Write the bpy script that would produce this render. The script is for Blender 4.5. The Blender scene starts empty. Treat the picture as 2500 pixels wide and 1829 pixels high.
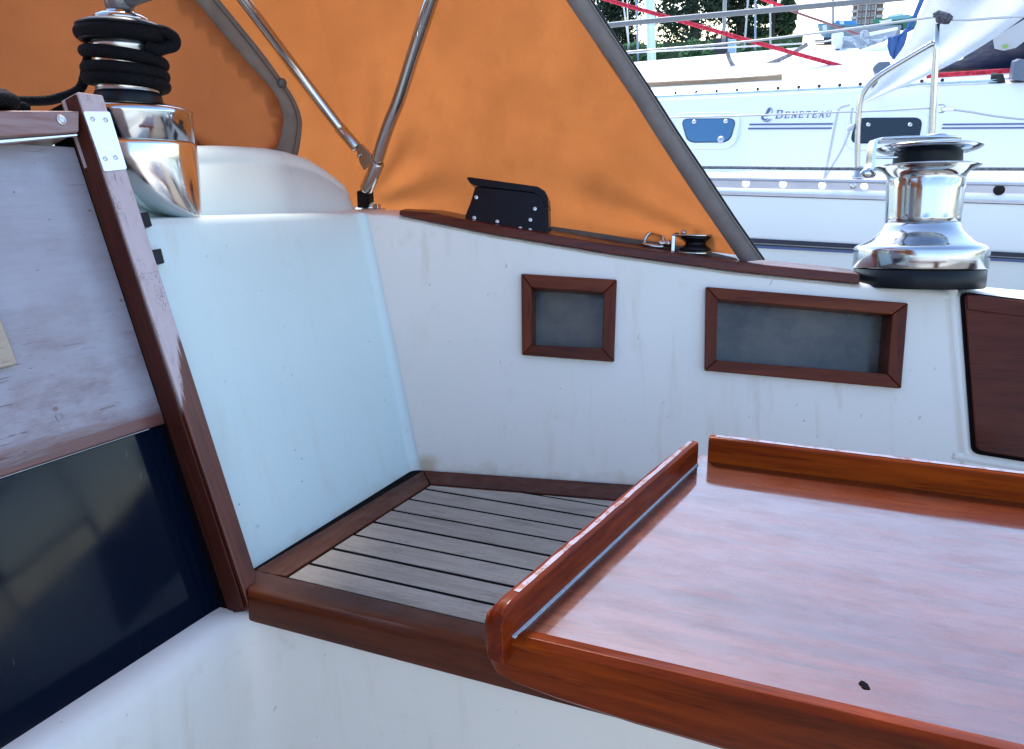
import bpy, bmesh, math, random
import numpy as np
from mathutils import Vector, Matrix, noise
random.seed(7)
rad = math.radians
SC = bpy.context.scene
COL = SC.collection

# ------------------------------------------------------------------ camera
PW, PH, FPX = 2500.0, 1829.0, 1924.126
CX, CY = PW/2, PH/2
CAMH = 0.45                                  # camera height over the seat, metres
def _dir(p):
    v = np.array([p[0]-CX, -(p[1]-CY), -FPX]); return v/np.linalg.norm(v)
_X = -_dir((-3460, 438)); _Y = _dir((2080, 480)); _Z = np.cross(_X, _Y)
RB = np.array([_X, _Y, _Z])                  # boat axes (X aft, Y starboard, Z up) seen from the camera
HEEL = rad(9.0)                              # the boat lies over a little towards its starboard side
_c, _s = math.cos(HEEL), math.sin(HEEL)
RW = np.array([_X, _c*_Y+_s*_Z, -_s*_Y+_c*_Z])
CAM = np.array([0, 0, CAMH])
MB_ = Matrix(((1,0,0,0),(0,_c,_s,0),(0,-_s,_c,0),(0,0,0,1)))   # boat -> world about the camera's foot
BOAT = Matrix.Translation((0,0,CAMH)) @ MB_ @ Matrix.Translation((0,0,-CAMH))
WORLD = Matrix.Identity(4)

cd = bpy.data.cameras.new('camera'); cam = bpy.data.objects.new('camera', cd); COL.objects.link(cam)
m4 = Matrix.Identity(4)
for i in range(3):
    for j in range(3): m4[i][j] = RW[i][j]
cam.matrix_world = Matrix.Translation((0,0,CAMH)) @ m4
cd.sensor_width = 36; cd.sensor_fit = 'HORIZONTAL'; cd.lens = 36*FPX/PW
cd.clip_start = 0.02; cd.clip_end = 3000
SC.camera = cam

# ------------------------------------------------------------------ light
SUN_EL, SUN_AZ = rad(52), rad(28)            # azimuth measured from +Y (starboard) towards -X (forward)
sdir = Vector((-math.sin(SUN_AZ)*math.cos(SUN_EL), math.cos(SUN_AZ)*math.cos(SUN_EL), math.sin(SUN_EL)))
wd = bpy.data.worlds.new('World'); SC.world = wd; wd.use_nodes = True
nt = wd.node_tree; bg = nt.nodes['Background']
sk = nt.nodes.new('ShaderNodeTexSky'); sk.sky_type = 'NISHITA'; sk.sun_disc = False
sk.sun_elevation = SUN_EL; sk.sun_rotation = -SUN_AZ
sk.air_density = 1.0; sk.dust_density = 0.6; sk.ozone_density = 1.0
nt.links.new(sk.outputs[0], bg.inputs[0]); bg.inputs[1].default_value = 0.15
sl = bpy.data.lights.new('sun', 'SUN'); sl.energy = 1.5; sl.angle = rad(12); sl.color = (1.0, .95, .88)
so = bpy.data.objects.new('sun', sl); COL.objects.link(so)
so.rotation_euler = sdir.to_track_quat('Z', 'Y').to_euler(); so.location = sdir*30
SC.view_settings.view_transform = 'Standard'; SC.view_settings.look = 'None'
SC.view_settings.gamma = 1; SC.view_settings.use_curve_mapping = False
SC.view_settings.exposure = 1.75
SC.render.resolution_x = 1024; SC.render.resolution_y = 749
SC.cycles.max_bounces = 8

# ------------------------------------------------------------------ where a line of sight meets a plane of the place
def _ray(R, x, y): return R @ np.array([x-CX, -(y-CY), -FPX])
def pl(x, y, P, n, R=RB):
    d = _ray(R, x, y); n = np.array(n, float)
    return Vector(CAM + d*(np.dot(np.array(P)-CAM, n)/np.dot(d, n)))
def oz(x, y, z): return pl(x, y, (0,0,z), (0,0,1))
def oy(x, y, Y): return pl(x, y, (0,Y,0), (0,1,0))
def wy(x, y, Y): return pl(x, y, (0,Y,0), (0,1,0), RW)
V = Vector
A = oz(1026, 1146.5, 0); A2 = oz(1540, 1182, 0)
U = (A2-A).normalized(); O = V((-U.y, U.x, 0))
TB = math.tan(rad(12.5)); TA = math.tan(rad(17.5))
WC = (O*TB + V((0,0,1))).normalized()
NC = -U.cross(WC).normalized()
if NC.y > 0: NC = -NC                         # coaming normal, into the cockpit
B = oz(621.6, 1384.6, 0)
NB = V((1,0,TA)).normalized()                 # bulkhead normal, aft
def cm(x, y, off=0): return pl(x, y, A+NC*off, NC)
def bk(x, y, off=0): return pl(x, y, B+NB*off, NB)
def cpt(s, z, off=0): return A + U*s + O*(TB*z) + V((0,0,z)) + NC*off
def bpt(y, z, off=0): return V((B.x - TA*z, y, z)) + NB*off
def sz(p): return ((p-A).dot(U), p.z)

# ------------------------------------------------------------------ mesh helpers
def make(name, verts, faces, mat, parent=None, M=BOAT, smooth=False, bevel=0, seg=2, fixn=True, uv=None):
    me = bpy.data.meshes.new(name)
    me.from_pydata([tuple(v) for v in verts], [], faces)
    if fixn:
        bm = bmesh.new(); bm.from_mesh(me); bmesh.ops.recalc_face_normals(bm, faces=bm.faces); bm.to_mesh(me); bm.free()
    if smooth:
        for p in me.polygons: p.use_smooth = True
    ob = bpy.data.objects.new(name, me); COL.objects.link(ob)
    me.materials.append(mat)
    put(ob, parent, M)
    if bevel:
        b = ob.modifiers.new('bevel', 'BEVEL'); b.width = bevel; b.segments = seg; b.limit_method = 'ANGLE'; b.angle_limit = rad(35)
        b.harden_normals = True
        for p in me.polygons: p.use_smooth = True
    return ob
def put(ob, parent, M):
    if parent is not None:
        ob.parent = parent; ob.matrix_parent_inverse = parent_world(parent).inverted()
    ob.matrix_basis = M.copy()
def parent_world(o):
    if o.parent is None: return o.matrix_basis.copy()
    return parent_world(o.parent) @ o.matrix_parent_inverse @ o.matrix_basis
def thing(name, label, cat, loc=(0,0,0), M=BOAT, group=None):
    o = bpy.data.objects.new(name, None); COL.objects.link(o)
    o.empty_display_size = .05
    o.matrix_basis = M @ Matrix.Translation(loc)
    return tag(o, label, cat, group)
def tag(o, label, cat, group=None):
    o['label'] = label; o['category'] = cat
    if group: o['group'] = group
    return o
def structure(o): o['kind'] = 'structure'; return o

class MB:                                     # collects shapes that belong to ONE part
    def __init__(s): s.v = []; s.f = []
    def add(s, v, f):
        k = len(s.v); s.v += [V(p) for p in v]; s.f += [tuple(i+k for i in q) for q in f]; return s
    def prism(s, poly, ext): v, f = prism(poly, ext); return s.add(v, f)
    def tube(s, pts, r, n=10, cap=True): v, f = tube(pts, r, n, cap); return s.add(v, f)
    def lathe(s, *a, **k): v, f = lathe(*a, **k); return s.add(v, f)
    def box(s, c, ax, ay, az): v, f = boxv(c, ax, ay, az); return s.add(v, f)
    def quad(s, a, b, c, d): return s.add([a,b,c,d], [(0,1,2,3)])
    def build(s, name, mat, parent=None, **k): return make(name, s.v, s.f, mat, parent, **k)
def prism(poly, ext):
    n = len(poly); ext = V(ext)
    v = [V(p) for p in poly] + [V(p)+ext for p in poly]
    f = [tuple(range(n)), tuple(range(2*n-1, n-1, -1))] + [(i, (i+1)%n, n+(i+1)%n, n+i) for i in range(n)]
    return v, f
def boxv(c, ax, ay, az):                      # centre and three half axes
    c, ax, ay, az = V(c), V(ax), V(ay), V(az)
    return prism([c-ax-ay-az, c+ax-ay-az, c+ax+ay-az, c-ax+ay-az], az*2)
def frame_of(d):
    d = V(d).normalized(); a = V((0,0,1)) if abs(d.z) < .9 else V((1,0,0))
    x = d.cross(a).normalized(); return x, d.cross(x).normalized()
def tube(pts, r, n=10, cap=True):
    pts = [V(p) for p in pts]; m = len(pts)
    rs = r if isinstance(r, (list, tuple)) else [r]*m
    v = []; f = []; x = None
    for i, p in enumerate(pts):
        t = (pts[min(i+1, m-1)]-pts[max(i-1, 0)]).normalized()
        if x is None: x, y = frame_of(t)
        else:
            x = (x - t*x.dot(t)).normalized(); y = t.cross(x)
        for k in range(n):
            a = 2*math.pi*k/n; v.append(p + (x*math.cos(a)+y*math.sin(a))*rs[i])
    for i in range(m-1):
        for k in range(n):
            f.append((i*n+k, i*n+(k+1)%n, (i+1)*n+(k+1)%n, (i+1)*n+k))
    if cap: f += [tuple(range(n-1, -1, -1)), tuple((m-1)*n+k for k in range(n))]
    return v, f
def lathe(c, axis, prof, n=64, rib=None, close=True):
    """prof: list of (radius, height); rib(r, h, angle) may change the radius"""
    c, axis = V(c), V(axis).normalized(); x, y = frame_of(axis)
    v = []; f = []; m = len(prof)
    for r, h in prof:
        for k in range(n):
            a = 2*math.pi*k/n; q = rib(r, h, a) if rib else r
            v.append(c + axis*h + (x*math.cos(a)+y*math.sin(a))*q)
    for i in range(m-1):
        for k in range(n): f.append((i*n+k, i*n+(k+1)%n, (i+1)*n+(k+1)%n, (i+1)*n+k))
    if close: f += [tuple(range(n-1, -1, -1)), tuple((m-1)*n+k for k in range(n))]
    return v, f
def smooth_path(pts, n=8):                    # Catmull-Rom
    P = [V(p) for p in pts]; out = []
    for i in range(len(P)-1):
        p0 = P[max(i-1,0)]; p1 = P[i]; p2 = P[i+1]; p3 = P[min(i+2, len(P)-1)]
        for k in range(n):
            t = k/n
            out.append(.5*((2*p1)+(p2-p0)*t+(2*p0-5*p1+4*p2-p3)*t*t+(-p0+3*p1-3*p2+p3)*t**3))
    out.append(P[-1]); return out
def lerp(a, b, t): return a+(b-a)*t
def interp(xs, ys, x): return float(np.interp(x, xs, ys))
def fill(name, outer, holes, mat, parent=None, M=BOAT):
    """flat sheet with openings"""
    bm = bmesh.new(); es = []
    for loop in [outer]+holes:
        vs = [bm.verts.new(p) for p in loop]
        es += [bm.edges.new((vs[i], vs[(i+1)%len(vs)])) for i in range(len(vs))]
    bmesh.ops.triangle_fill(bm, use_beauty=True, use_dissolve=False, edges=es)
    bmesh.ops.recalc_face_normals(bm, faces=bm.faces)
    me = bpy.data.meshes.new(name); bm.to_mesh(me); bm.free(); me.materials.append(mat)
    ob = bpy.data.objects.new(name, me); COL.objects.link(ob); put(ob, parent, M); return ob

# ------------------------------------------------------------------ materials
def newmat(name):
    m = bpy.data.materials.new(name); m.use_nodes = True
    return m, m.node_tree.nodes, m.node_tree.links, m.node_tree.nodes['Principled BSDF']
def setp(b, **k):
    for a, v in k.items():
        b.inputs[a.replace('_', ' ')].default_value = v
def rgb(c): return (c[0], c[1], c[2], 1)
def N(ns, t, **k):
    n = ns.new(t)
    for a, v in k.items(): setattr(n, a, v)
    return n
def noise_tex(ns, ls, vec, scale, detail=4, rough=.55, dist=0):
    t = N(ns, 'ShaderNodeTexNoise'); t.inputs['Scale'].default_value = scale
    t.inputs['Detail'].default_value = detail; t.inputs['Roughness'].default_value = rough
    t.inputs['Distortion'].default_value = dist
    if vec: ls.new(vec, t.inputs['Vector'])
    return t.outputs[0]
def ramp(ns, ls, fac, stops):
    r = N(ns, 'ShaderNodeValToRGB'); e = r.color_ramp.elements
    while len(e) < len(stops): e.new(.5)
    for el, (p, c) in zip(e, stops):
        el.position = p; el.color = rgb(c) if len(c) == 3 else c
    ls.new(fac, r.inputs[0]); return r.outputs[0]
def mixc(ns, ls, fac, a, b, mode='MIX'):
    m = N(ns, 'ShaderNodeMix', data_type='RGBA', blend_type=mode)
    for sock, v in ((m.inputs[0], fac), (m.inputs[6], a), (m.inputs[7], b)):
        if hasattr(v, 'is_output') or isinstance(v, bpy.types.NodeSocket): ls.new(v, sock)
        elif isinstance(v, (int, float)): sock.default_value = v
        else: sock.default_value = rgb(v)
    return m.outputs[2]
def math_(ns, ls, op, a, b=None, clamp=False):
    m = N(ns, 'ShaderNodeMath', operation=op, use_clamp=clamp)
    for i, v in enumerate((a, b)):
        if v is None: continue
        if isinstance(v, (int, float)): m.inputs[i].default_value = v
        else: ls.new(v, m.inputs[i])
    return m.outputs[0]
def coords(ns): return N(ns, 'ShaderNodeTexCoord').outputs['Object']
def axis_coords(ns, ls, g, along, across):
    """object coordinates turned so that the first axis runs along g"""
    co = coords(ns); g = V(g).normalized(); x, y = frame_of(g)
    cb = N(ns, 'ShaderNodeCombineXYZ')
    for i, (d, k) in enumerate(((g, along), (x, across), (y, across))):
        dp = N(ns, 'ShaderNodeVectorMath', operation='DOT_PRODUCT'); ls.new(co, dp.inputs[0]); dp.inputs[1].default_value = tuple(d*k)
        ls.new(dp.outputs['Value'], cb.inputs[i])
    return cb.outputs[0]
def bump(ns, ls, b, h, strength=.3, dist=.001):
    n = N(ns, 'ShaderNodeBump'); n.inputs['Strength'].default_value = strength; n.inputs['Distance'].default_value = dist
    ls.new(h, n.inputs['Height']); ls.new(n.outputs[0], b.inputs['Normal']); return n

def gelcoat(name, base=(.745,.735,.685), stain=(.43,.36,.25), amount=1.0, specks=True, rough=.32, stainmask=None):
    m, ns, ls, b = newmat(name); co = coords(ns)
    big = noise_tex(ns, ls, co, 3.5, 3); mid = noise_tex(ns, ls, co, 22, 5, .65)
    c = mixc(ns, ls, ramp(ns, ls, big, [(.35,(0,0,0)), (.75,(amount*.35,)*3)]), base, (base[0]*.86, base[1]*.86, base[2]*.80))
    c = mixc(ns, ls, ramp(ns, ls, mid, [(.60,(0,0,0)), (.85,(amount*.35,)*3)]), c, stain)
    if specks:
        vo = N(ns, 'ShaderNodeTexVoronoi'); vo.inputs['Scale'].default_value = 26; ls.new(co, vo.inputs['Vector'])
        msk = ramp(ns, ls, vo.outputs['Distance'], [(.0,(.8,.8,.8)), (.028,(.55,.55,.55)), (.04,(0,0,0))])
        pick = ramp(ns, ls, noise_tex(ns, ls, co, 9, 1), [(.55,(0,0,0)), (.60,(1,1,1))])
        c = mixc(ns, ls, math_(ns, ls, 'MULTIPLY', msk, pick), c, (.12,.11,.10))
        st = axis_coords(ns, ls, (.35,.6,.72), 7, 130)
        sc = noise_tex(ns, ls, st, 1.0, 2, .5)
        c = mixc(ns, ls, ramp(ns, ls, sc, [(.735,(0,0,0)), (.765,(.45,.45,.45))]), c, (.27,.25,.22))
    if stainmask: c = mixc(ns, ls, stainmask(ns, ls, mid), c, (.50,.41,.27))
    ls.new(c, b.inputs['Base Color']); setp(b, Roughness=rough)
    ls.new(math_(ns, ls, 'MULTIPLY_ADD', mid, .18), b.inputs['Roughness'])
    b.inputs['Roughness'].links[0].from_node.inputs[2].default_value = rough-.06
    bump(ns, ls, b, noise_tex(ns, ls, co, 160, 2), .04, .0006)
    return m
def wood(name, g, dark=(.045,.008,.003), mid=(.108,.020,.0055), light=(.165,.038,.010), rough=.4, coat=.12, grain=1.0, wear=0, coatrough=.12, ior=1.5, spec=.12, vary=0, streak=0):
    m, ns, ls, b = newmat(name)
    v1 = axis_coords(ns, ls, g, 7*grain, 90*grain); v2 = axis_coords(ns, ls, g, 1.6*grain, 13*grain)
    n1 = noise_tex(ns, ls, v1, 1, 6, .62); n2 = noise_tex(ns, ls, v2, 1, 3, .5, .6)
    f = math_(ns, ls, 'ADD', math_(ns, ls, 'MULTIPLY', n1, .55), math_(ns, ls, 'MULTIPLY', n2, .45))
    c = ramp(ns, ls, f, [(.33, dark), (.5, mid), (.68, light)])
    pores = noise_tex(ns, ls, axis_coords(ns, ls, g, 25*grain, 420*grain), 1, 2, .5)
    c = mixc(ns, ls, ramp(ns, ls, pores, [(.60,(0,0,0)), (.72,(.55,.55,.55))]), c, tuple(x*.45 for x in dark))
    if wear:
        w = noise_tex(ns, ls, axis_coords(ns, ls, g, 18, 60), 1, 6, .7)
        c = mixc(ns, ls, ramp(ns, ls, w, [(.60-wear*.1,(0,0,0)), (.72,(wear,)*3)]), c, (.40,.30,.26))
    if vary:
        oi = N(ns, 'ShaderNodeObjectInfo'); hs = N(ns, 'ShaderNodeHueSaturation'); ls.new(c, hs.inputs['Color'])
        mr = math_(ns, ls, 'MULTIPLY_ADD', oi.outputs['Random'], vary); mr.node.inputs[2].default_value = 1-vary*.6; ls.new(mr, hs.inputs['Value'])
        c = hs.outputs[0]
        stn = noise_tex(ns, ls, axis_coords(ns, ls, (1,.25,0), 9, 26), 1, 5, .65)
        c = mixc(ns, ls, ramp(ns, ls, stn, [(.56,(0,0,0)), (.72,(.55,)*3)]), c, tuple(x*.5 for x in dark))
    ls.new(c, b.inputs['Base Color'])
    co = coords(ns)
    ls.new(ramp(ns, ls, noise_tex(ns, ls, co, 30, 4), [(.3,(rough*.8,)*3), (.8,(min(1,rough*1.5),)*3)]), b.inputs['Roughness'])
    setp(b, Coat_Weight=coat, Coat_Roughness=coatrough, Coat_IOR=ior, Specular_IOR_Level=spec)
    if streak:                                 # uneven, worn varnish: gloss varies along the grain
        sn = noise_tex(ns, ls, axis_coords(ns, ls, g, 10, 55), 1, 6, .7)
        ls.new(ramp(ns, ls, sn, [(.35,(coatrough*.6,)*3), (.7,(coatrough*1.9,)*3)]), b.inputs['Coat Roughness'])
        ls.new(ramp(ns, ls, noise_tex(ns, ls, axis_coords(ns, ls, g, 14, 40), 1, 7, .75), [(.42,(1,1,1)), (.78,(.62,)*3)]), b.inputs['Coat Weight'])
    bump(ns, ls, b, math_(ns, ls, 'ADD', n1, math_(ns, ls, 'MULTIPLY', pores, .7)), .22, .0008)
    return m
def plain(name, col, rough=.5, metal=0, noise_amt=.15, scale=60, coat=0, bmp=0, spec=.5):
    m, ns, ls, b = newmat(name); co = coords(ns)
    n = noise_tex(ns, ls, co, scale, 4)
    c = mixc(ns, ls, n, tuple(x*(1-noise_amt) for x in col), tuple(min(1, x*(1+noise_amt)) for x in col))
    ls.new(c, b.inputs['Base Color']); setp(b, Metallic=metal, Coat_Weight=coat, Specular_IOR_Level=spec)
    ls.new(ramp(ns, ls, noise_tex(ns, ls, co, scale*.4, 4), [(.3,(rough*.75,)*3), (.75,(min(1, rough*1.3),)*3)]), b.inputs['Roughness'])
    if bmp: bump(ns, ls, b, n, bmp, .001)
    return m
def canvas(name, col, trans=.5, weave=1.0):
    m, ns, ls, b = newmat(name); out = ns['Material Output']; ns.remove(b)
    co = coords(ns)
    n = noise_tex(ns, ls, co, 4, 5, .6); fine = noise_tex(ns, ls, co, 190, 3, .7)
    c = mixc(ns, ls, ramp(ns, ls, n, [(.32,(0,0,0)), (.70,(1,1,1))]), tuple(x*y for x, y in zip(col, (.72,.70,.72))), col)
    c = mixc(ns, ls, math_(ns, ls, 'MULTIPLY', fine, .42), c, tuple(x*.55 for x in col))
    spot = noise_tex(ns, ls, co, 14, 4, .7)
    c = mixc(ns, ls, ramp(ns, ls, spot, [(.55,(0,0,0)), (.8,(.4,.4,.4))]), c, tuple(x*.5 for x in col))
    d = N(ns, 'ShaderNodeBsdfDiffuse'); t = N(ns, 'ShaderNodeBsdfTranslucent'); mx = N(ns, 'ShaderNodeMixShader')
    ls.new(c, d.inputs[0]); ls.new(c, t.inputs[0]); mx.inputs[0].default_value = trans
    wv = N(ns, 'ShaderNodeTexWave', wave_type='BANDS', bands_direction='Z'); wv.inputs['Scale'].default_value = 300; ls.new(co, wv.inputs['Vector'])
    bp = N(ns, 'ShaderNodeBump'); bp.inputs['Strength'].default_value = .12*weave; bp.inputs['Distance'].default_value = .0006
    ls.new(math_(ns, ls, 'ADD', wv.outputs['Fac'], fine), bp.inputs['Height'])
    ls.new(bp.outputs[0], d.inputs['Normal']); ls.new(bp.outputs[0], t.inputs['Normal'])
    ls.new(d.outputs[0], mx.inputs[1]); ls.new(t.outputs[0], mx.inputs[2]); ls.new(mx.outputs[0], out.inputs[0])
    return m
def chrome(name, col=(.47,.49,.51), rough=.08, smudge=.16):
    m, ns, ls, b = newmat(name); co = coords(ns)
    n = noise_tex(ns, ls, co, 35, 5, .65)
    setp(b, Metallic=1.0); b.inputs['Base Color'].default_value = rgb(col)
    ls.new(ramp(ns, ls, n, [(.35,(rough,)*3), (.8,(rough+smudge,)*3)]), b.inputs['Roughness'])
    bump(ns, ls, b, noise_tex(ns, ls, co, 18, 2), .015, .002)
    return m
def rope_mat(name, col, g=None, scale=420):
    m, ns, ls, b = newmat(name); co = coords(ns)
    vo = N(ns, 'ShaderNodeTexVoronoi'); vo.inputs['Scale'].default_value = scale; ls.new(co, vo.inputs['Vector'])
    c = mixc(ns, ls, vo.outputs['Distance'], tuple(x*1.6 for x in col), tuple(x*.5 for x in col))
    ls.new(c, b.inputs['Base Color']); setp(b, Roughness=.8, Specular_IOR_Level=.15)
    bump(ns, ls, b, vo.outputs['Distance'], .6, .0015); b.inputs['Normal'].links[0].from_node.invert = True
    return m
def peeled(name, g, pale=(.66,.60,.60), bare=(.10,.020,.010), mask=None, crack=.5, crackle=0):
    """old milky varnish over mahogany, lifting along the grain; mask(ns, ls) -> 1 where it has come off"""
    m, ns, ls, b = newmat(name); co = coords(ns)
    g1 = noise_tex(ns, ls, axis_coords(ns, ls, g, 10, 120), 1, 6, .65)
    g2 = noise_tex(ns, ls, axis_coords(ns, ls, g, 30, 260), 1, 4, .6)
    blot = noise_tex(ns, ls, co, 7, 5, .6)
    p = mixc(ns, ls, ramp(ns, ls, blot, [(.3,(0,0,0)), (.8,(1,1,1))]), pale, tuple(x*y for x, y in zip(pale, (.80,.70,.70))))
    p = mixc(ns, ls, ramp(ns, ls, g1, [(.35,(.30,)*3), (.6,(0,0,0))]), p, tuple(x*y for x, y in zip(pale, (.75,.62,.60))))
    cr = math_(ns, ls, 'MULTIPLY', ramp(ns, ls, g2, [(.60,(0,0,0)), (.68,(1,1,1))]), ramp(ns, ls, blot, [(.46,(0,0,0)), (.62,(crack,)*3)]))
    p = mixc(ns, ls, cr, p, (.10,.05,.05))
    vo = N(ns, 'ShaderNodeTexVoronoi', feature='DISTANCE_TO_EDGE'); vo.inputs['Scale'].default_value = 1.0
    ls.new(axis_coords(ns, ls, g, 170, 380), vo.inputs['Vector'])
    ck = math_(ns, ls, 'MULTIPLY', ramp(ns, ls, vo.outputs['Distance'], [(.03,(.8,)*3), (.09,(0,0,0))]), ramp(ns, ls, noise_tex(ns, ls, axis_coords(ns, ls, g, 14, 30), 1, 4, .7), [(.50,(0,0,0)), (.62,(crack,)*3)]))
    if crackle: p = mixc(ns, ls, ck, p, (.13,.09,.09))
    fl = noise_tex(ns, ls, axis_coords(ns, ls, g, 60, 120), 1, 3, .6)
    p = mixc(ns, ls, ramp(ns, ls, fl, [(.70,(0,0,0)), (.73,(.8*crack,)*3)]), p, (.16,.08,.07))
    w = ramp(ns, ls, g1, [(.33, tuple(x*.55 for x in bare)), (.65, tuple(min(1, x*1.35) for x in bare))])
    if mask: p = mixc(ns, ls, mask(ns, ls, g1, g2), p, w)
    ls.new(p, b.inputs['Base Color']); setp(b, Roughness=.42, Coat_Weight=.25, Coat_Roughness=.25)
    bump(ns, ls, b, math_(ns, ls, 'SUBTRACT', g1, cr), .3, .001)
    return m

def foot_stain(ns, ls, mid):
    co = coords(ns); sp = N(ns, 'ShaderNodeSeparateXYZ'); ls.new(co, sp.inputs[0])
    foot = ramp(ns, ls, math_(ns, ls, 'ADD', math_(ns, ls, 'MULTIPLY', math_(ns, ls, 'ABSOLUTE', sp.outputs['Z']), 14), math_(ns, ls, 'MULTIPLY', mid, 1.1)), [(.42,(.40,)*3), (.75,(0,0,0))])
    return math_(ns, ls, 'MAXIMUM', foot, drips(ns, ls, .26))
def drips(ns, ls, amt):
    n1 = noise_tex(ns, ls, axis_coords(ns, ls, (-.1,.1,1), 2.2, 34), 1, 4, .6); n2 = noise_tex(ns, ls, coords(ns), 5, 3)
    return math_(ns, ls, 'MULTIPLY', ramp(ns, ls, n1, [(.54,(0,0,0)), (.74,(amt,)*3)]), ramp(ns, ls, n2, [(.42,(0,0,0)), (.62,(1,1,1))]))
M_white = gelcoat('white gelcoat', stainmask=lambda ns, ls, mid: drips(ns, ls, .40))
M_mould = gelcoat('white gelcoat with sky tint', base=(.60,.735,.73), amount=.6, specks=True, stainmask=foot_stain)  # same white gelcoat, with the blue sky light painted into its base colour
M_mah_u = wood('mahogany along coaming', U, rough=.4, coat=.14)
M_mah_x = wood('mahogany fore and aft', (1,0,0), rough=.5, coat=.1, dark=(.038,.010,.005), mid=(.088,.024,.010), light=(.130,.040,.017))
M_mah_y = wood('mahogany athwartships', (0,1,0), rough=.5, coat=.1, dark=(.038,.010,.005), mid=(.088,.024,.010), light=(.130,.040,.017))
M_mah_wc = wood('mahogany up the coaming', WC, rough=.4, coat=.14)
M_door = wood('red brown locker mahogany', U, dark=(.040,.007,.003), mid=(.082,.015,.006), light=(.11,.023,.009), rough=.45, coat=.15)
M_tab_top = wood('varnished table top', (1,.02,0), dark=(.04,.0055,.0012), mid=(.095,.0145,.002), light=(.155,.031,.005), rough=.45, coat=1.0, coatrough=.09, ior=2.2, streak=1)
M_tab_y = wood('varnished table end', (.12,1,0), dark=(.022,.003,.001), mid=(.12,.014,.002), light=(.28,.042,.003), rough=.4, coat=.15, spec=.05, coatrough=.1, grain=.8)
M_tab_x = wood('varnished table edge', (1,0,0), dark=(.030,.0035,.001), mid=(.155,.021,.0015), light=(.36,.062,.003), rough=.4, coat=.12, spec=.05, coatrough=.1, grain=.8)
M_teak = wood('weathered grey teak', (1,0,0), dark=(.27,.235,.19), mid=(.345,.305,.252), light=(.42,.38,.32), rough=.8, coat=0, grain=3.0, spec=.1, vary=.22)
M_caulk = plain('black caulking', (.004,.004,.005), .7, spec=.04)
M_black = plain('black plastic', (.0035,.004,.007), .30, scale=120, spec=.22)
M_rubber = plain('black winch base', (.004,.007,.011), .4, spec=.25)
M_chrome = chrome('polished chrome')
M_steel = chrome('stainless tube', (.46,.45,.44), .14, .14)
M_dull = chrome('dull stainless', (.62,.62,.62), .28, .15)
M_rope = rope_mat('black braided rope', (.0035,.004,.006))
M_grey = plain('grey binding tape', (.215,.195,.185), .8, scale=40, noise_amt=.3, bmp=.2)
M_orange = canvas('orange canvas', (.50,.163,.046), .55)
M_orange2 = canvas('orange window cover', (.34,.112,.040), .42)
M_smoke, ns, ls, b = newmat('smoked pane')
co = coords(ns); _d = noise_tex(ns, ls, co, 8, 4, .6); _e = noise_tex(ns, ls, axis_coords(ns, ls, U, 20, 60), 1, 5, .7)
_c = mixc(ns, ls, ramp(ns, ls, _d, [(.38,(0,0,0)), (.68,(1,1,1))]), (.045,.045,.042), (.165,.158,.142))
_c = mixc(ns, ls, ramp(ns, ls, _e, [(.60,(0,0,0)), (.75,(.5,)*3)]), _c, (.15,.145,.13))
ls.new(_c, b.inputs['Base Color']); ls.new(ramp(ns, ls, _d, [(.38,(.16,)*3), (.7,(.5,)*3)]), b.inputs['Roughness'])
M_dark = plain('dark inside', (.02,.02,.022), .8)
M_alu = chrome('brushed plate', (.86,.86,.87), .25, .12)

# ================================================================== the cockpit moulding
YC = 0.35                                     # centreline of the boat
def mir(p): return V((p.x, 2*YC-p.y, p.z))
XEND = 1.9
top_px = [(880,521), (905,522), (975,526), (1200,572), (1500,622), (1800,664), (2098,694), (2250,701), (2346,714), (2500,735)]
top_sz = [sz(cm(*p)) for p in top_px] + [(1.25,.285), (2.4,.27)]
TS = [p[0] for p in top_sz]; TZ = [p[1] for p in top_sz]
def ztop(s): return interp(TS, TZ, s)

cockpit = thing('cockpit', 'white moulded fibreglass cockpit with bulkhead, seat back and footwell', 'boat cockpit', (0,.35,-.4))

# framed openings in the coaming
W1o = [(1272,668), (1506,682.5), (1499,884), (1274,867)]
W1i = [(1297,702), (1474,715), (1470,851), (1297,842)]
W2o = [(1723,700), (2218,740), (2201,949), (1720,905)]
W2i = [(1752,731), (2179,768), (2166,913), (1749,880)]
def outset(px, k):                            # widen a pixel quad about its middle
    mx = sum(p[0] for p in px)/4; my = sum(p[1] for p in px)/4
    return [(p[0]+k*(1 if p[0] > mx else -1), p[1]+k*(1 if p[1] > my else -1)) for p in px]
s0 = -.19
outer = [cpt(s0, -.02), cpt(2.4, -.02)] + [cpt(s, z-.012) for s, z in reversed([(s0, ztop(s0))]+[t for t in top_sz if t[0] > s0])]
holes = [[cm(*p) for p in outset(W1i, 6)], [cm(*p) for p in outset(W2i, 6)]]
sD0, zD0 = sz(cm(2318,745)); sD1, zD1 = sz(cm(2345,1090))
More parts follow.
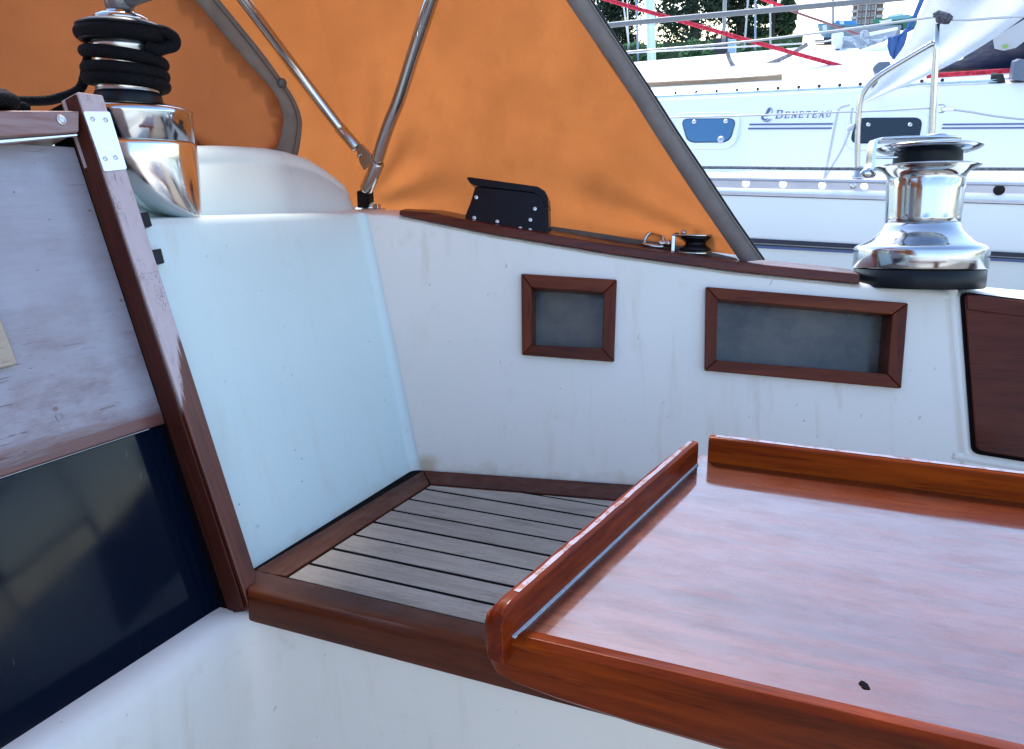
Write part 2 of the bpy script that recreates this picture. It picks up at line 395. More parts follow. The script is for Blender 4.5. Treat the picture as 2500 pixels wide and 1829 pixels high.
def coam_stain(ns, ls, mid):
    co = coords(ns)
    dpn = N(ns, 'ShaderNodeVectorMath', operation='DOT_PRODUCT'); ls.new(co, dpn.inputs[0]); dpn.inputs[1].default_value = tuple(U)
    s_ = math_(ns, ls, 'SUBTRACT', dpn.outputs['Value'], A.dot(U))
    sp = N(ns, 'ShaderNodeSeparateXYZ'); ls.new(co, sp.inputs[0]); z_ = sp.outputs['Z']
    # a rusty run beside the locker
    k = (sD1-sD0)/(zD1-zD0)
    d = math_(ns, ls, 'SUBTRACT', s_, math_(ns, ls, 'MULTIPLY_ADD', z_, k)); d.node.inputs[1].links[0].from_node.inputs[2].default_value = sD0-k*zD0
    d = math_(ns, ls, 'ADD', d, math_(ns, ls, 'MULTIPLY_ADD', mid, .006)); d.node.inputs[1].links[0].from_node.inputs[2].default_value = -.003
    r1 = ramp(ns, ls, math_(ns, ls, 'MULTIPLY', math_(ns, ls, 'ABSOLUTE', d), 100), [(.15,(.42,)*3), (.75,(0,0,0))])
    vm = N(ns, 'ShaderNodeVectorMath', operation='DISTANCE'); ls.new(co, vm.inputs[0]); vm.inputs[1].default_value = tuple(cpt(.012,.006))
    rust = ramp(ns, ls, math_(ns, ls, 'ADD', math_(ns, ls, 'MULTIPLY', vm.outputs['Value'], 16), math_(ns, ls, 'MULTIPLY', mid, .5)), [(.36,(.85,)*3), (.66,(0,0,0))])
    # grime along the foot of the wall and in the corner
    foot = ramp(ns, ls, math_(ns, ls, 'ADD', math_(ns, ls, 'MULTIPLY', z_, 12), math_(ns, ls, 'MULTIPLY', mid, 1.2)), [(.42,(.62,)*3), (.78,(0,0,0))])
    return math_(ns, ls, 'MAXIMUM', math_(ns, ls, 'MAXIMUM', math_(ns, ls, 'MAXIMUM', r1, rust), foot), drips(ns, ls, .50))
M_coam = gelcoat('white gelcoat seat back', stainmask=coam_stain)
coaming = fill('coaming', outer, holes, M_coam, cockpit)
# rounded top edge and flat top of the coaming
TOPW = .125
stations = [-.20 + i*(2.6/104) for i in range(105)]
v = []; f = []
prof = []
for k in range(7):                            # quarter round then the flat top
    a = math.pi/2*k/6; prof.append((.012*(1-math.cos(a)), -.012+.012*math.sin(a)))
prof += [(TOPW, .004), (TOPW+.012, -.004), (TOPW+.016, -.03), (TOPW+.03, -.16)]
for s in stations:
    z = ztop(s); base = cpt(s, z-.012)
    wide = 1 + .35*math.exp(-((s-.80)/.14)**2)         # pad under the winch
    for d, h in prof: v.append(A + U*s + O*(TB*(z-.012) + d*(wide if d > .02 else 1)) + V((0,0,z+h)))
n = len(prof)
for i in range(len(stations)-1):
    for k in range(n-1): f.append((i*n+k, (i+1)*n+k, (i+1)*n+k+1, i*n+k+1))
make('coaming_top', v, f, M_white, cockpit, smooth=True)
# bulkhead aft face
def corner(z):
    x = B.x - TA*z; y = A.y + (TB*z + (x-A.x)*U.y)/U.x
    return V((x, y, z))
ZB = .408
JY0, JY1 = .643, .674                          # companionway jamb
v = []; f = []
zs = [-.02 + (ZB+.02)*i/12 for i in range(13)]
cols = 14
for z in zs:
    c = corner(z); 
    for k in range(cols):
        v.append(bpt(lerp(JY1-.012, c.y-.014, k/(cols-1)), z))
    for k in range(1, 9):                      # soft inside corner
        t = k/8; p0 = c + V((0,-.014,0)); p2 = c + U*.015
        v.append(p0*(1-t)**2 + c*(2*t*(1-t)) + p2*t*t + (NC*.0008 if k == 8 else V((0,0,0))))
w_ = cols+8
for i in range(len(zs)-1):
    for k in range(w_-1): f.append((i*w_+k, i*w_+k+1, (i+1)*w_+k+1, (i+1)*w_+k))
# rounded shelf edge above
r0 = len(v)-w_
rows = [(0.004,.006), (.010,.009), (.018,.0095), (.09,.0095)]
prev = r0
for fw, up in rows:
    st = len(v)
    for k in range(w_):
        p = v[r0+k]; v.append(p + V((-fw,0,up)))
    for k in range(w_-1): f.append((prev+k, prev+k+1, st+k+1, st+k))
    prev = st
make('bulkhead', v, f, M_mould, cockpit, smooth=True)

# rounded end of the cabin top above the shelf
hump_px = [(849,517), (838,497), (827,476), (806,450), (783,429), (752,407), (718,387), (672,373), (627,365), (560,361), (500,359), (420,360)]
PH0 = B + NB*(-.108)
def hp(x, y): return pl(x, y, PH0, NB)
out_ = [hp(*p) for p in hump_px]
out_.append(V((out_[-1].x, .2, out_[-1].z))); out_.append(V((out_[-1].x, -.35, out_[-1].z))); 
lowr = out_[0].copy()
ctr = V((lowr.x, .9, lowr.z-.05))
rr = .042
def inward(i):
    p = out_[i]; a = out_[max(i-1,0)]; c = out_[min(i+1, len(out_)-1)]
    t = (c-a).normalized(); nn = NB.cross(t).normalized()
    if nn.z > 0 and i > 1: nn = -nn
    if i <= 1: 
        nn = V((0,-1,0)) - NB*V((0,-1,0)).dot(NB); nn.normalize()
        nn = (nn + V((0,0,0)))
    return nn
v = []; f = []; m = len(out_)
rings = [(0, 1.0)] + [(k/8, 1.0) for k in range(1, 9)]
R_ = []
for j in range(9):
    a = math.pi/2*j/8; R_.append((rr*(1-math.sin(a)), rr*math.cos(a)))      # (inset, aft of outline plane)
rows = [(rr*1.0, rr)] + R_
for inset, aft in rows:
    for i in range(m):
        v.append(out_[i] + inward(i)*inset*(.35+.65*min(1, i/4)) + NB*(aft*(.5+.5*min(1, i/3))))
for ext in (.12, .5, .95):
    for i in range(m): v.append(out_[i] + V((-ext, 0, .02*ext)))
nr = len(v)//m
for j in range(nr-1):
    for i in range(m-1): f.append((j*m+i, j*m+i+1, (j+1)*m+i+1, (j+1)*m+i))
# aft face down to the shelf
st = len(v)
for i in range(m):
    p = v[i]; v.append(V((B.x-TA*(ZB-.002)-.066, p.y, ZB-.004)))
for i in range(m-1): f.append((i, i+1, st+i+1, st+i))
make('cabin_top', v, f, M_mould, cockpit, smooth=True)
# side deck behind the corner, forward of the coaming
c0 = corner(ZB)
make('side_deck', [c0+V((.0,.02,.004)), c0+V((.0,.45,-.05)), c0+V((-1.2,.35,-.02)), c0+V((-1.2,-.35,.004)), c0+V((-.02,-.3,.002))], [(0,1,2,3,4)], M_mould, cockpit)

# companionway sill and the lower wall of the footwell, running round into the seat front
YR = .653; ZT = -.004
v = []; f = []
sill = [bk(60,1828,.004), bk(577,1509,.004)]
zsill = (sill[0].z+sill[1].z)/2
XL = sill[1].x
def wellrow(z, fwd, ridge=0):
    pts = []
    for y in (-.9, -.6, -.3, 0, .2, .35, .5): pts.append(V((XL+fwd, y, z)))
    r = .05
    pts.append(V((XL+fwd, YR-r-.01, z)))
    c = V((XL+fwd, YR, z))
    for k in range(1, 9):
        t = k/8; p0 = c+V((0,-r,0)); p2 = c+V((r,0,0)); pts.append(p0*(1-t)**2+c*2*t*(1-t)+p2*t*t)
    for x in (.12, .3, .6, 1.0, 1.5, XEND+.6): pts.append(V((XL+fwd+x, YR, z)))
    return pts
rows = [wellrow(zsill+.004, -.07), wellrow(zsill+.006, -.02), wellrow(zsill+.004, -.006), wellrow(zsill-.004, .006), wellrow(zsill-.016, .014), wellrow(zsill-.05, .018), wellrow(-.2, .022), wellrow(-.42, .03)]
m = len(rows[0])
for r in rows: v += r
for j in range(len(rows)-1):
    for i in range(m-1): f.append((j*m+i, j*m+i+1, (j+1)*m+i+1, (j+1)*m+i))
# keep the riser behind the seat trim
for i, p in enumerate(v):
    if p.z > -.03 and p.x > XL+.05: p.z = -.03
make('footwell_wall', v, f, M_white, cockpit, smooth=True)
make('cockpit_floor', [V((-.75,-.95,-.40)), V((XEND,-.95,-.40)), V((XEND,.75,-.40)), V((-.75,.75,-.40))], [(0,1,2,3)], M_white, cockpit)
# port side of the cockpit behind the camera: seat, coaming, deck
def xs(x0, x1, pts): return prism([V((x0, y, z)) for y, z in pts], (x1-x0, 0, 0))
mb = MB(); mb.add(*xs(-.66, XEND, [(.05,-.02), (.05,-.38), (-.05,-.38), (-.05,-.02)]))
mb.v = []; mb.f = []
mb.add(*xs(-.62, XEND, [(-.35,-.41), (-.35,0), (-.80,0), (-.88,.30), (-1.10,.28), (-1.35,.10), (-1.35,-.6)]))
mb.build('port_seat', M_white, cockpit, bevel=.012)
mb = MB(); mb.add(*xs(XEND-.02, XEND+.5, [(-1.2,-.4), (-1.2,.16), (1.9,.16), (1.9,-.4)]))
mb.build('stern_deck', M_white, cockpit, bevel=.02)
mb = MB(); mb.add(*xs(-1.6, XEND+.4, [(1.62,-.9), (1.62,.16), (1.9,.14), (2.02,.08), (1.98,-1.2)]))
mb.build('starboard_deck', M_white, cockpit, bevel=.01)
mb = MB(); mb.add(*xs(-1.6, -.63, [(-1.3,-.6), (-1.3,.1), (-.9,.12), (-.8,.38), (-.3,.42), (-.3,-.6)]))
mb.build('port_cabin_side', M_mould, cockpit, bevel=.01)

# ================================================================== teak seat
seat = thing('slatted_seat', 'weathered grey teak slatted seat with reddish brown border boards', 'seat', (-.4,.9,0))
ZS = 0.0
# inner outline of planks
c_fl = oz(700,1409,ZS); c_bl = oz(1049.4,1183.8,ZS)
xl_ = lambda y: lerp(c_fl.x, c_bl.x, (y-c_fl.y)/(c_bl.y-c_fl.y))
b0 = oz(1049,1184,ZS); b1 = oz(1550,1226,ZS)          # outboard edge of planks (inner edge of the back border)
def xb(y): return b0.x + (y-b0.y)*(b1.x-b0.x)/(b1.y-b0.y)     # x where the border starts at this y
seam_px = [(754.7,1374.6), (806,1340), (856,1308), (906,1277), (950,1249), (997,1219.6), (1039,1193)]
seam_y = [oz(*p, ZS).y for p in seam_px]
pitch = (seam_y[-1]-seam_y[0])/(len(seam_y)-1)
ys = [c_fl.y] + [seam_y[0]+pitch*i for i in range(12)]
SW = .0058
mb = MB(); mb.prism([V((-.66,.66,-.012)), V((XEND,.66,-.012)), V((XEND,1.80,-.012)), V((-.66,1.12,-.012))], (0,0,.0108))
mb.build('seam_caulking', M_caulk, seat)
for i in range(len(ys)-1):
    y0 = ys[i] + (SW/2 if i else .001); y1 = ys[i+1]-SW/2
    if y1 - y0 < .01: continue
    pts = []
    # clip with the back border (starts at xb)
    def left(y): return max(xl_(y)+.0015, xb(y)+.004) if y > b0.y-.001 else xl_(y)+.0015
    if y1 <= b0.y: poly = [(left(y0), y0), (XEND-.02, y0), (XEND-.02, y1), (left(y1), y1)]
    elif y0 < b0.y: poly = [(left(y0), y0), (XEND-.02, y0), (XEND-.02, y1), (max(xl_(y1), xb(y1))+.004, y1), (b0.x+.002, b0.y-.001)]
    else: poly = [(xb(y0)+.004, y0), (XEND-.02, y0), (XEND-.02, y1), (xb(y1)+.004, y1)]
    if poly[0][0] > XEND-.1: continue
    mb = MB(); mb.prism([V((x, y, -.010)) for x, y in poly], (0,0,.010+random.uniform(-.0006,.0004)))
    mb.build('plank', M_teak, seat, bevel=.0008, seg=1)
# border boards (butted, mitred at the corners)
f_l = oz(640,1432,ZS); f_out = .6462
mb = MB(); mb.prism([V((B.x+.008, B.y, -.012)), oz(1026,1148,ZS)+V((.007,-.003,-.012)), oz(1049.4,1183.8,ZS)+V((-.001,.0,-.012)), oz(700,1409,ZS)+V((-.001,0,-.012)), V((-.618,.690,-.012)), V((-.6265,.694,-.012))], (0,0,.0135))
mb.build('border_board', M_mah_y, seat, bevel=.0012)
e1 = A + U*2.0
mb = MB(); mb.prism([V((A.x+.009, A.y-.005, -.012)), V((e1.x, e1.y-.006, -.012)), V((e1.x, b0.y+(e1.x-b0.x)*(b1.y-b0.y)/(b1.x-b0.x), -.012)), V((b0.x+.0015, b0.y+.001, -.012))], (0,0,.0138))
mb.build('border_board', wood('mahogany back border', U, rough=.5, coat=.1, dark=(.036,.008,.005), mid=(.072,.016,.009), light=(.105,.027,.014)), seat, bevel=.0012)
# front board with its rounded nosing
sec = [(.652,-.037)]
sec = [(c_fl.y-.0035, -.012), (.655,-.012), (.655,-.036), (f_out+.001,-.0362), (f_out-.001,-.033), (f_out-.0012,-.008), (f_out+.0005,-.002), (f_out+.004,.0015), (f_out+.012,.003), (c_fl.y-.006,.0026), (c_fl.y-.0035,.0012)]
xl0, xl1 = -.587, -.630
v = []; f = []
n = len(sec)
for x in ('l', 0, .6, XEND):
    for y, z in sec:
        xx = (lerp(-.590, c_fl.x-.003, max(0, min(1, (y-f_out)/(c_fl.y-f_out)))) - .030*max(0, 1-abs(y-.69)/.05)*.8) if x == 'l' else x
        if x == 'l': xx = interp([.645,.655,.69,c_fl.y], [-.598,-.606,-.626,c_fl.x], y)
        v.append(V((xx, y, z)))
for j in range(3):
    for i in range(n): f.append((j*n+i, j*n+(i+1)%n, (j+1)*n+(i+1)%n, (j+1)*n+i))
f += [tuple(range(n)), tuple(range(4*n-1, 3*n-1, -1))]
make('front_board', v, f, wood('mahogany seat nosing', (1,0,0), rough=.42, coat=.18, dark=(.030,.006,.0025), mid=(.080,.017,.005), light=(.12,.028,.008)), seat, bevel=.0015)

# ================================================================== framed windows in the coaming
def framed(name, label, po, pi, cat, mats):
    t = thing(name, label, cat, cm(*po[3]))
    OUT, INN = .009, -.044
    o_ = [cm(*p, OUT) for p in po]; i_ = [cm(*p, OUT) for p in pi]
    for k in range(4):
        a, b = k, (k+1)%4
        mb = MB()
        q = [o_[a], o_[b], i_[b], i_[a]]
        cen = (q[0]+q[1]+q[2]+q[3])/4
        q = [p + (cen-p)*.004 for p in q]
        mb.prism(q, -NC*(OUT-.0005))
        # rebate going back to the pane
        back = [i_[a]-NC*(OUT-.001), i_[b]-NC*(OUT-.001)]
        mb.prism([i_[a]-NC*.004, i_[b]-NC*.004, i_[b]+ (o_[b]-i_[b])*.18-NC*.004, i_[a]+(o_[a]-i_[a])*.18-NC*.004], -NC*(OUT-INN-.004))
        mb.build('frame_rail', mats[k%2], t, bevel=.0022, seg=3)
    big = [cm(*p, INN-.001) for p in outset(pi, 9)]
    mb = MB(); mb.prism(big, -NC*.004); mb.build('pane', M_smoke, t)
    return t
framed('framed_window', 'small squarish mahogany framed window in the white seat back', W1o, W1i, 'window', (M_mah_u, M_mah_wc))
framed('framed_window', 'long rectangular mahogany framed window in the seat back below the chrome winch', W2o, W2i, 'window', (M_mah_u, M_mah_wc))

# locker door at the right
door = thing('locker_door', 'dark red brown wooden locker door at the right end of the seat back', 'door', cm(2375,1098))
def rounded(poly, r, n=5):
    out = []; m = len(poly)
    for i in range(m):
        p, a, b = poly[i], poly[i-1], poly[(i+1)%m]
        da = (a-p).normalized(); db = (b-p).normalized()
        for k in range(n+1):
            t = k/n; out.append((p+da*r)*(1-t)**2 + p*2*t*(1-t) + (p+db*r)*t*t)
    return out
DZ = .35
tl, bl = cm(2348,716), cm(2377,1101)
s_tl, z_tl = sz(tl); s_bl, z_bl = sz(bl)
br_ = cm(2500,1121); sl_ = (sz(br_)[1]-z_bl)/(sz(br_)[0]-s_bl); tr_ = cm(2500,735); st_ = (sz(tr_)[1]-z_tl)/(sz(tr_)[0]-s_tl)
SR = 1.32
def dq(off, g): return [cpt(s_tl-g, z_tl+g*.6, off), cpt(s_bl-g, z_bl-g, off), cpt(SR+g, z_bl+sl_*(SR-s_bl)-g, off), cpt(SR+g, z_tl+st_*(SR-s_tl)+g*.6, off)]
mb = MB(); mb.prism(rounded(dq(.0005, .0035), .012), NC*.003); mb.build('shadow_gap', M_caulk, door)  # black surround standing in for the shadow in the gap round the door
mb = MB(); mb.prism(rounded(dq(.001, -.001), .010), NC*.006); mb.build('door_panel', M_door, door, bevel=.002)
zz = lambda s: z_tl+st_*(s-s_tl)
mb = MB(); mb.prism([cpt(s_tl+.004, zz(s_tl)-.003, .0072), cpt(SR, zz(SR)-.003, .0072), cpt(SR, zz(SR)-.024, .0072), cpt(s_tl+.006, zz(s_tl)-.024, .0072)], NC*.0022); mb.build('top_lip', M_door, door, bevel=.0015)
# moulded rounded rim beside the locker
mb = MB(); rim = smooth_path([cpt(s_tl-.012, z_tl+.012, -.004), cpt(s_tl-.012, z_tl-.01, -.003), cpt(lerp(s_tl,s_bl,.5)-.012, lerp(z_tl,z_bl,.5), -.003), cpt(s_bl-.012, z_bl+.012, -.003), cpt(s_bl-.008, z_bl-.008, -.003), cpt(s_bl+.012, z_bl-.014, -.003), cpt(SR, z_bl+sl_*(SR-s_bl)-.013, -.003)], 8)
mb.tube([p-NC*.006 for p in rim], .0105, 14); mb.build('moulded_rim', M_white, cockpit, smooth=True)

# ================================================================== mahogany board along the coaming
def cap_station(s, wl, hl):
    z = ztop(s); c0 = A + U*s + O*(TB*z) + V((0,0,z))
    return [c0+NC*.004+V((0,0,-.001)), c0+NC*.004+V((0,0,hl))+O*.003, c0+O*wl+V((0,0,hl+.003)), c0+O*wl+V((0,0,.0045))]
sA = sz(cm(975,526))[0]; sB = sz(cm(2098,694))[0]
v = []; f = []
NSt = 40
for i in range(NSt+1):
    t = i/NSt; s = lerp(sA, sB, t)
    hl = .0145*min(1, .55+t*6); wl = .082*min(1, .35+t*9) * (1 if t < .93 else 1-.25*(t-.93)/.07)
    v += cap_station(s, wl, hl)
for i in range(NSt):
    for k in range(4): f.append((i*4+k, i*4+(k+1)%4, (i+1)*4+(k+1)%4, (i+1)*4+k))
f += [(0,1,2,3), tuple(NSt*4+k for k in (3,2,1,0))]
board = make('coaming_board', v, f, wood('mahogany coaming cap', U, dark=(.040,.008,.005), mid=(.088,.017,.008), light=(.13,.030,.014), rough=.35, coat=.4, coatrough=.2), bevel=.003)
tag(board, 'long curved mahogany board capping the top of the seat back', 'board')

bead = plain('tan sealant', (.50,.42,.32), .7, scale=200, noise_amt=.4)
pts = []
for i in range(61):
    s = lerp(sA, sB, i/60); pts.append(cpt(s, ztop(s)-.0035-.001*noise.noise(V((s*30,0,0))), .0004))
MB().tube(pts, [.0012+.0008*abs(noise.noise(V((i*.7,3,0)))) for i in range(61)], 6).build('sealant_bead', bead, board)

# ================================================================== companionway
def jamb_mask(ns, ls, g1, g2):
    sp = N(ns, 'ShaderNodeSeparateXYZ'); ls.new(coords(ns), sp.inputs[0])
    thr = math_(ns, ls, 'MULTIPLY_ADD', sp.outputs['Y'], 3.3); ls_n = thr.node; ls_n.inputs[2].default_value = .200-.643*3.3
    d = math_(ns, ls, 'SUBTRACT', thr, sp.outputs['Z'])
    d = math_(ns, ls, 'ADD', d, math_(ns, ls, 'MULTIPLY_ADD', g1, .10)); d.node.inputs[1].links[0].from_node.inputs[2].default_value = -.05
    return ramp(ns, ls, math_(ns, ls, 'MULTIPLY_ADD', d, 12, True), [(.45,(0,0,0)), (.6,(1,1,1))])
JD = V((-TA,0,1)).normalized()                 # up along the bulkhead
def bface(y0, y1, z0, z1, off, th, M=None):
    return prism([bpt(y0,z0,off), bpt(y1,z0,off), bpt(y1,z1,off), bpt(y0,z1,off)], -NB*th)
frame = thing('companionway_frame', 'worn mahogany companionway frame with peeling varnish and a steel corner plate', 'door frame', bpt(.65,-.02))
M_peelj = peeled('peeled varnish on the jamb', JD, pale=(.52,.45,.47), mask=jamb_mask, crack=1.0, crackle=1)
M_jin = wood('dark mahogany jamb side', JD, dark=(.025,.005,.004), mid=(.052,.012,.008), light=(.075,.020,.012), rough=.5, coat=.1)
jz0 = bk(587,1500,.03).z-.004; jz1 = .545
poly = [bpt(JY0+.004, jz0-.008, .03), bpt(JY1-.002, jz0+.022, .03), bpt(JY1+.001, jz1, .03), bpt(JY0, jz1, .03)]
mb = MB(); mb.prism(poly, -NB*.029); mb.build('jamb', M_peelj, frame, bevel=.0018)
mb = MB(); mb.prism([bpt(JY0-.002, jz0-.006, .0275), bpt(JY0-.0003, jz0-.006, .0275), bpt(JY0-.0003, jz1-.002, .0275), bpt(JY0-.002, jz1-.002, .0275)], -NB*.0178); mb.build('jamb_side', M_jin, frame, bevel=.0006)
mb = MB(); mb.prism([bpt(JY0+.002, jz0-.006, .0135), bpt(JY0+.010, jz0-.006, .0135), bpt(JY0+.010, jz1-.002, .0135), bpt(JY0+.002, jz1-.002, .0135)], -NB*.045); mb.build('groove', M_caulk, frame)
mb = MB(); mb.prism([bpt(JY0+.0005, jz0-.006, .010), bpt(JY0+.008, jz0-.006, .010), bpt(JY0+.008, jz1-.002, .010), bpt(JY0+.0005, jz1-.002, .010)], -NB*.011); mb.build('jamb_side', M_jin, frame, bevel=.001)
# steel plate
plq = [bk(203,272,.0315), bk(268,272,.0315), bk(311,413,.0315), bk(255,419,.0315)]
plate = MB().prism(rounded([p for p in plq], .003, 4), -NB*.0013).build('corner_plate', M_alu, frame, bevel=.0004)
for px in ((226,291), (258,293), (257,388), (282,385)):
    p = bk(*px, .0316); MB().lathe(p, NB, [(.0026,0), (.0026,.0006), (.0018,.0009), (.0017,.0004), (.0,.0004)], 16).build('screw', M_dull, plate)
# head of the companionway: weathered rail, steel strip, dark gap
def head_mask(ns, ls, g1, g2): return ramp(ns, ls, g1, [(.40,(.25,)*3), (.62,(.85,)*3)])
M_head = peeled('weathered hatch rail', (0,1,0), pale=(.36,.27,.26), bare=(.15,.05,.035), mask=head_mask, crack=1)
zh0 = bk(100,330,.02).z; zh1 = bk(100,269,.02).z
rail = thing('hatch_rail', 'weathered reddish wooden rail across the top of the companionway', 'hatch rail', bpt(.5, zh0, .02))
MB().prism([bk(-900,262,.026), bk(195,270,.026), bk(194,322,.026), bk(0,335,.026), bk(-900,395,.026)], -NB*.05).build('rail', M_head, rail, bevel=.002)
MB().prism([bk(-900,402,.022), bk(0,341,.022), bk(190,326,.022), bk(190,332,.022), bk(0,350,.022), bk(-900,415,.022)], -NB*.004).build('steel_strip', M_alu, rail, bevel=.0008)
p = bk(150,293,.0262); MB().lathe(p, NB, [(.0058,0), (.0058,.001), (.0045,.0016), (.003,.0012), (.003,.0006), (.0,.0006)], 20).build('screw', M_dull, rail)
MB().prism([bpt(-.1,zh1-.004,-.005), bpt(JY0+.03,zh1-.004,-.005), bpt(JY0+.03,zh1+.02,-.05), bpt(-.1,zh1+.02,-.05)], V((-.5,0,.012))).build('hatch_top', M_head, rail)

# upper washboard
def wb_mask(ns, ls, g1, g2):
    sp = N(ns, 'ShaderNodeSeparateXYZ'); ls.new(coords(ns), sp.inputs[0])
    d = math_(ns, ls, 'SUBTRACT', .212, sp.outputs['Z'])
    d = math_(ns, ls, 'ADD', d, math_(ns, ls, 'MULTIPLY_ADD', g1, .05)); d.node.inputs[1].links[0].from_node.inputs[2].default_value = -.025
    edge = ramp(ns, ls, math_(ns, ls, 'MULTIPLY_ADD', d, 22, True), [(.35,(0,0,0)), (.8,(.9,.9,.9))])
    blotch = ramp(ns, ls, noise_tex(ns, ls, axis_coords(ns, ls, (0,1,0), 9, 24), 1, 5, .7), [(.44,(0,0,0)), (.70,(.75,)*3)])
    low = ramp(ns, ls, math_(ns, ls, 'MULTIPLY_ADD', math_(ns, ls, 'SUBTRACT', .30, sp.outputs['Z']), 6, True), [(.2,(.25,)*3), (.9,(1,1,1))])
    return math_(ns, ls, 'MAXIMUM', edge, math_(ns, ls, 'MULTIPLY', blotch, low))
M_wash = peeled('milky varnish washboard', (0,1,0), pale=(.33,.33,.385), mask=wb_mask, crack=1.0)
wz0 = bk(200,1098,-.004).z; wz1 = bk(100,350,-.004).z
wash = thing('washboard', 'pale worn varnished upper washboard closing the companionway', 'washboard', bpt(.5, wz0))
MB().prism([bpt(.05,wz0,-.004), bpt(.6515,wz0,-.004), bpt(.6515,wz1,-.004), bpt(.05,wz1,-.004)], -NB*.018).build('panel', M_wash, wash, bevel=.002)
padq = [bk(0,745,.004), bk(47,893,.004), bk(0,913,.004)]
p1, p2 = padq[1], padq[2]
dn = (p2-p1).normalized(); up_ = (padq[0]-p1)
M_pad = peeled('bare edge pad', (0,1,0), pale=(.42,.36,.27), bare=(.20,.08,.035), mask=lambda ns, ls, g1, g2: ramp(ns, ls, g2, [(.55,(0,0,0)), (.75,(.7,.7,.7))]), crack=.6)
yy = p1.y; z0p = p1.z
MB().prism(rounded([bpt(yy-.19, z0p, .0045), bpt(yy, z0p, .0045), bpt(yy-.0035, z0p+.075, .0045), bpt(yy-.19, z0p+.075, .0045)], .005), -NB*.008).build('vent_pad', M_pad, wash, bevel=.0018)
MB().lathe(bk(145,1017,-.0039), NB, [(.0042,0), (.0042,.0007), (.003,.0007), (.0028,.0002), (0,.0002)], 20).build('wood_plug', M_wash, wash)

# lower smoked acrylic board
m, ns, ls, b = newmat('smoked acrylic'); setp(b, Roughness=.05, IOR=1.30)
co = coords(ns); sc = noise_tex(ns, ls, axis_coords(ns, ls, (0,.3,1), 14, 160), 1, 2)
ls.new(mixc(ns, ls, ramp(ns, ls, sc, [(.74,(0,0,0)), (.79,(.30,.30,.30))]), (.0015,.005,.014), (.10,.12,.14)), b.inputs['Base Color'])
ls.new(ramp(ns, ls, noise_tex(ns, ls, co, 12, 4), [(.4,(.06,)*3), (.8,(.15,)*3)]), b.inputs['Roughness'])
M_acryl = m
lz1 = wz0-.001
ob = MB().prism([bpt(.0,zsill-.02,-.013), bpt(.650,zsill-.02,-.013), bpt(.650,lz1,-.013), bpt(.0,lz1,-.013)], -NB*.008).build('acrylic_board', M_acryl, bevel=.001)
tag(ob, 'glossy black acrylic board below the worn washboard', 'washboard')

# two small black clips on the bulkhead beside the jamb
for px, lab in (((352,535), 'upper small black clip beside the companionway jamb'), ((382,625), 'lower small black clip beside the companionway jamb')):
    (x, y) = px
    q = [bk(x-15,y-13,.012), bk(x+30-14,y-20,.012), bk(x+42-14,y+22,.012), bk(x-2,y+28,.012)]
    q = [bk(x-18,y-14,.010), bk(x+10+(0 if y < 600 else 2),y-19,.010), bk(x+21,y+17,.010), bk(x-6,y+22,.010)]
    ob = MB().prism(q, -NB*.0095).build('black_clip', M_black, bevel=.0012); tag(ob, lab, 'clip')

# ================================================================== sprayhood
Pa = oz(1846,634,.352); Pb = oz(884,503,.4245)
ED = (Pa-Pb); ED.z = 0; ED.normalize()
INB = V((ED.y, -ED.x, 0));  INB = INB if INB.y < 0 else -INB
DUP = (V((0,0,1)) + INB*math.tan(rad(14))).normalized()
ND = ED.cross(DUP).normalized(); ND = ND if ND.y < 0 else -ND      # into the cockpit
def dp(x, y, off=0): return pl(x, y, Pa+ND*off, ND)
crease_top = dp(770, 0)
CR = (crease_top-Pb).normalized()
DF = V((-.42,-.9,0)).normalized()
NF = DF.cross(CR).normalized(); NF = NF if NF.x > 0 else -NF
def fp(x, y, off=0): return pl(x, y, Pb+NF*off, NF)
hood = thing('sprayhood', 'orange canvas sprayhood with grey bound edges on a steel tube frame', 'sprayhood', Pb)
aft_px = [(1866,634), (1800,540), (1742,452), (1660,330), (1580,205), (1500,85), (1440,-8), (1380,-105)]
aft = [dp(*p) for p in aft_px]
ZTOP = max(aft[-1].z, .86)
def aft_at(t): # t 0..1 up
    k = t*(len(aft)-1); i = min(int(k), len(aft)-2); return lerp(aft[i], aft[i+1], k-i)
def cr_at(t): return Pb + CR*((aft[-1]-Pb).dot(CR)*1.02*t)
def folds(p, s, t):
    # s 0 at the crease .. 1 at the aft edge, t 0 bottom .. 1 top: slack folds drawn to the aft corner and the pivot
    d1 = (p-Pa).length; a1 = math.atan2((p-Pa).dot(DUP), -(p-Pa).dot(ED))
    f1 = math.sin(a1*21+.6)*.011*math.exp(-((d1-.20)/.17)**2)*max(0, 1-a1/1.1)
    d2 = (p-Pb).length; a2 = math.atan2((p-Pb).dot(DUP), (p-Pb).dot(ED))
    f2 = math.sin(a2*13)*.006*math.exp(-((d2-.12)/.12)**2)
    nn = noise.noise(p*4.5)*.017 + noise.noise(p*11)*.0055 + noise.noise(p*24)*.0016
    edge = min(1, s*6)*min(1, (1-s)*9)
    return (f1+f2+nn)*min(1, edge)
NS, NT = 70, 50
v = []; f = []
for j in range(NT+1):
    t = j/NT; a = cr_at(t); c = aft_at(t)
    for i in range(NS+1):
        s = i/NS; p = lerp(a, c, s)
        if t < .2:                              # bottom follows the board
            p = p + V((0,0,-.0))
        v.append(p + ND*folds(p, s, t))
for j in range(NT):
    for i in range(NS): f.append((j*(NS+1)+i, j*(NS+1)+i+1, (j+1)*(NS+1)+i+1, (j+1)*(NS+1)+i))
make('side_panel', v, f, M_orange, hood, smooth=True)
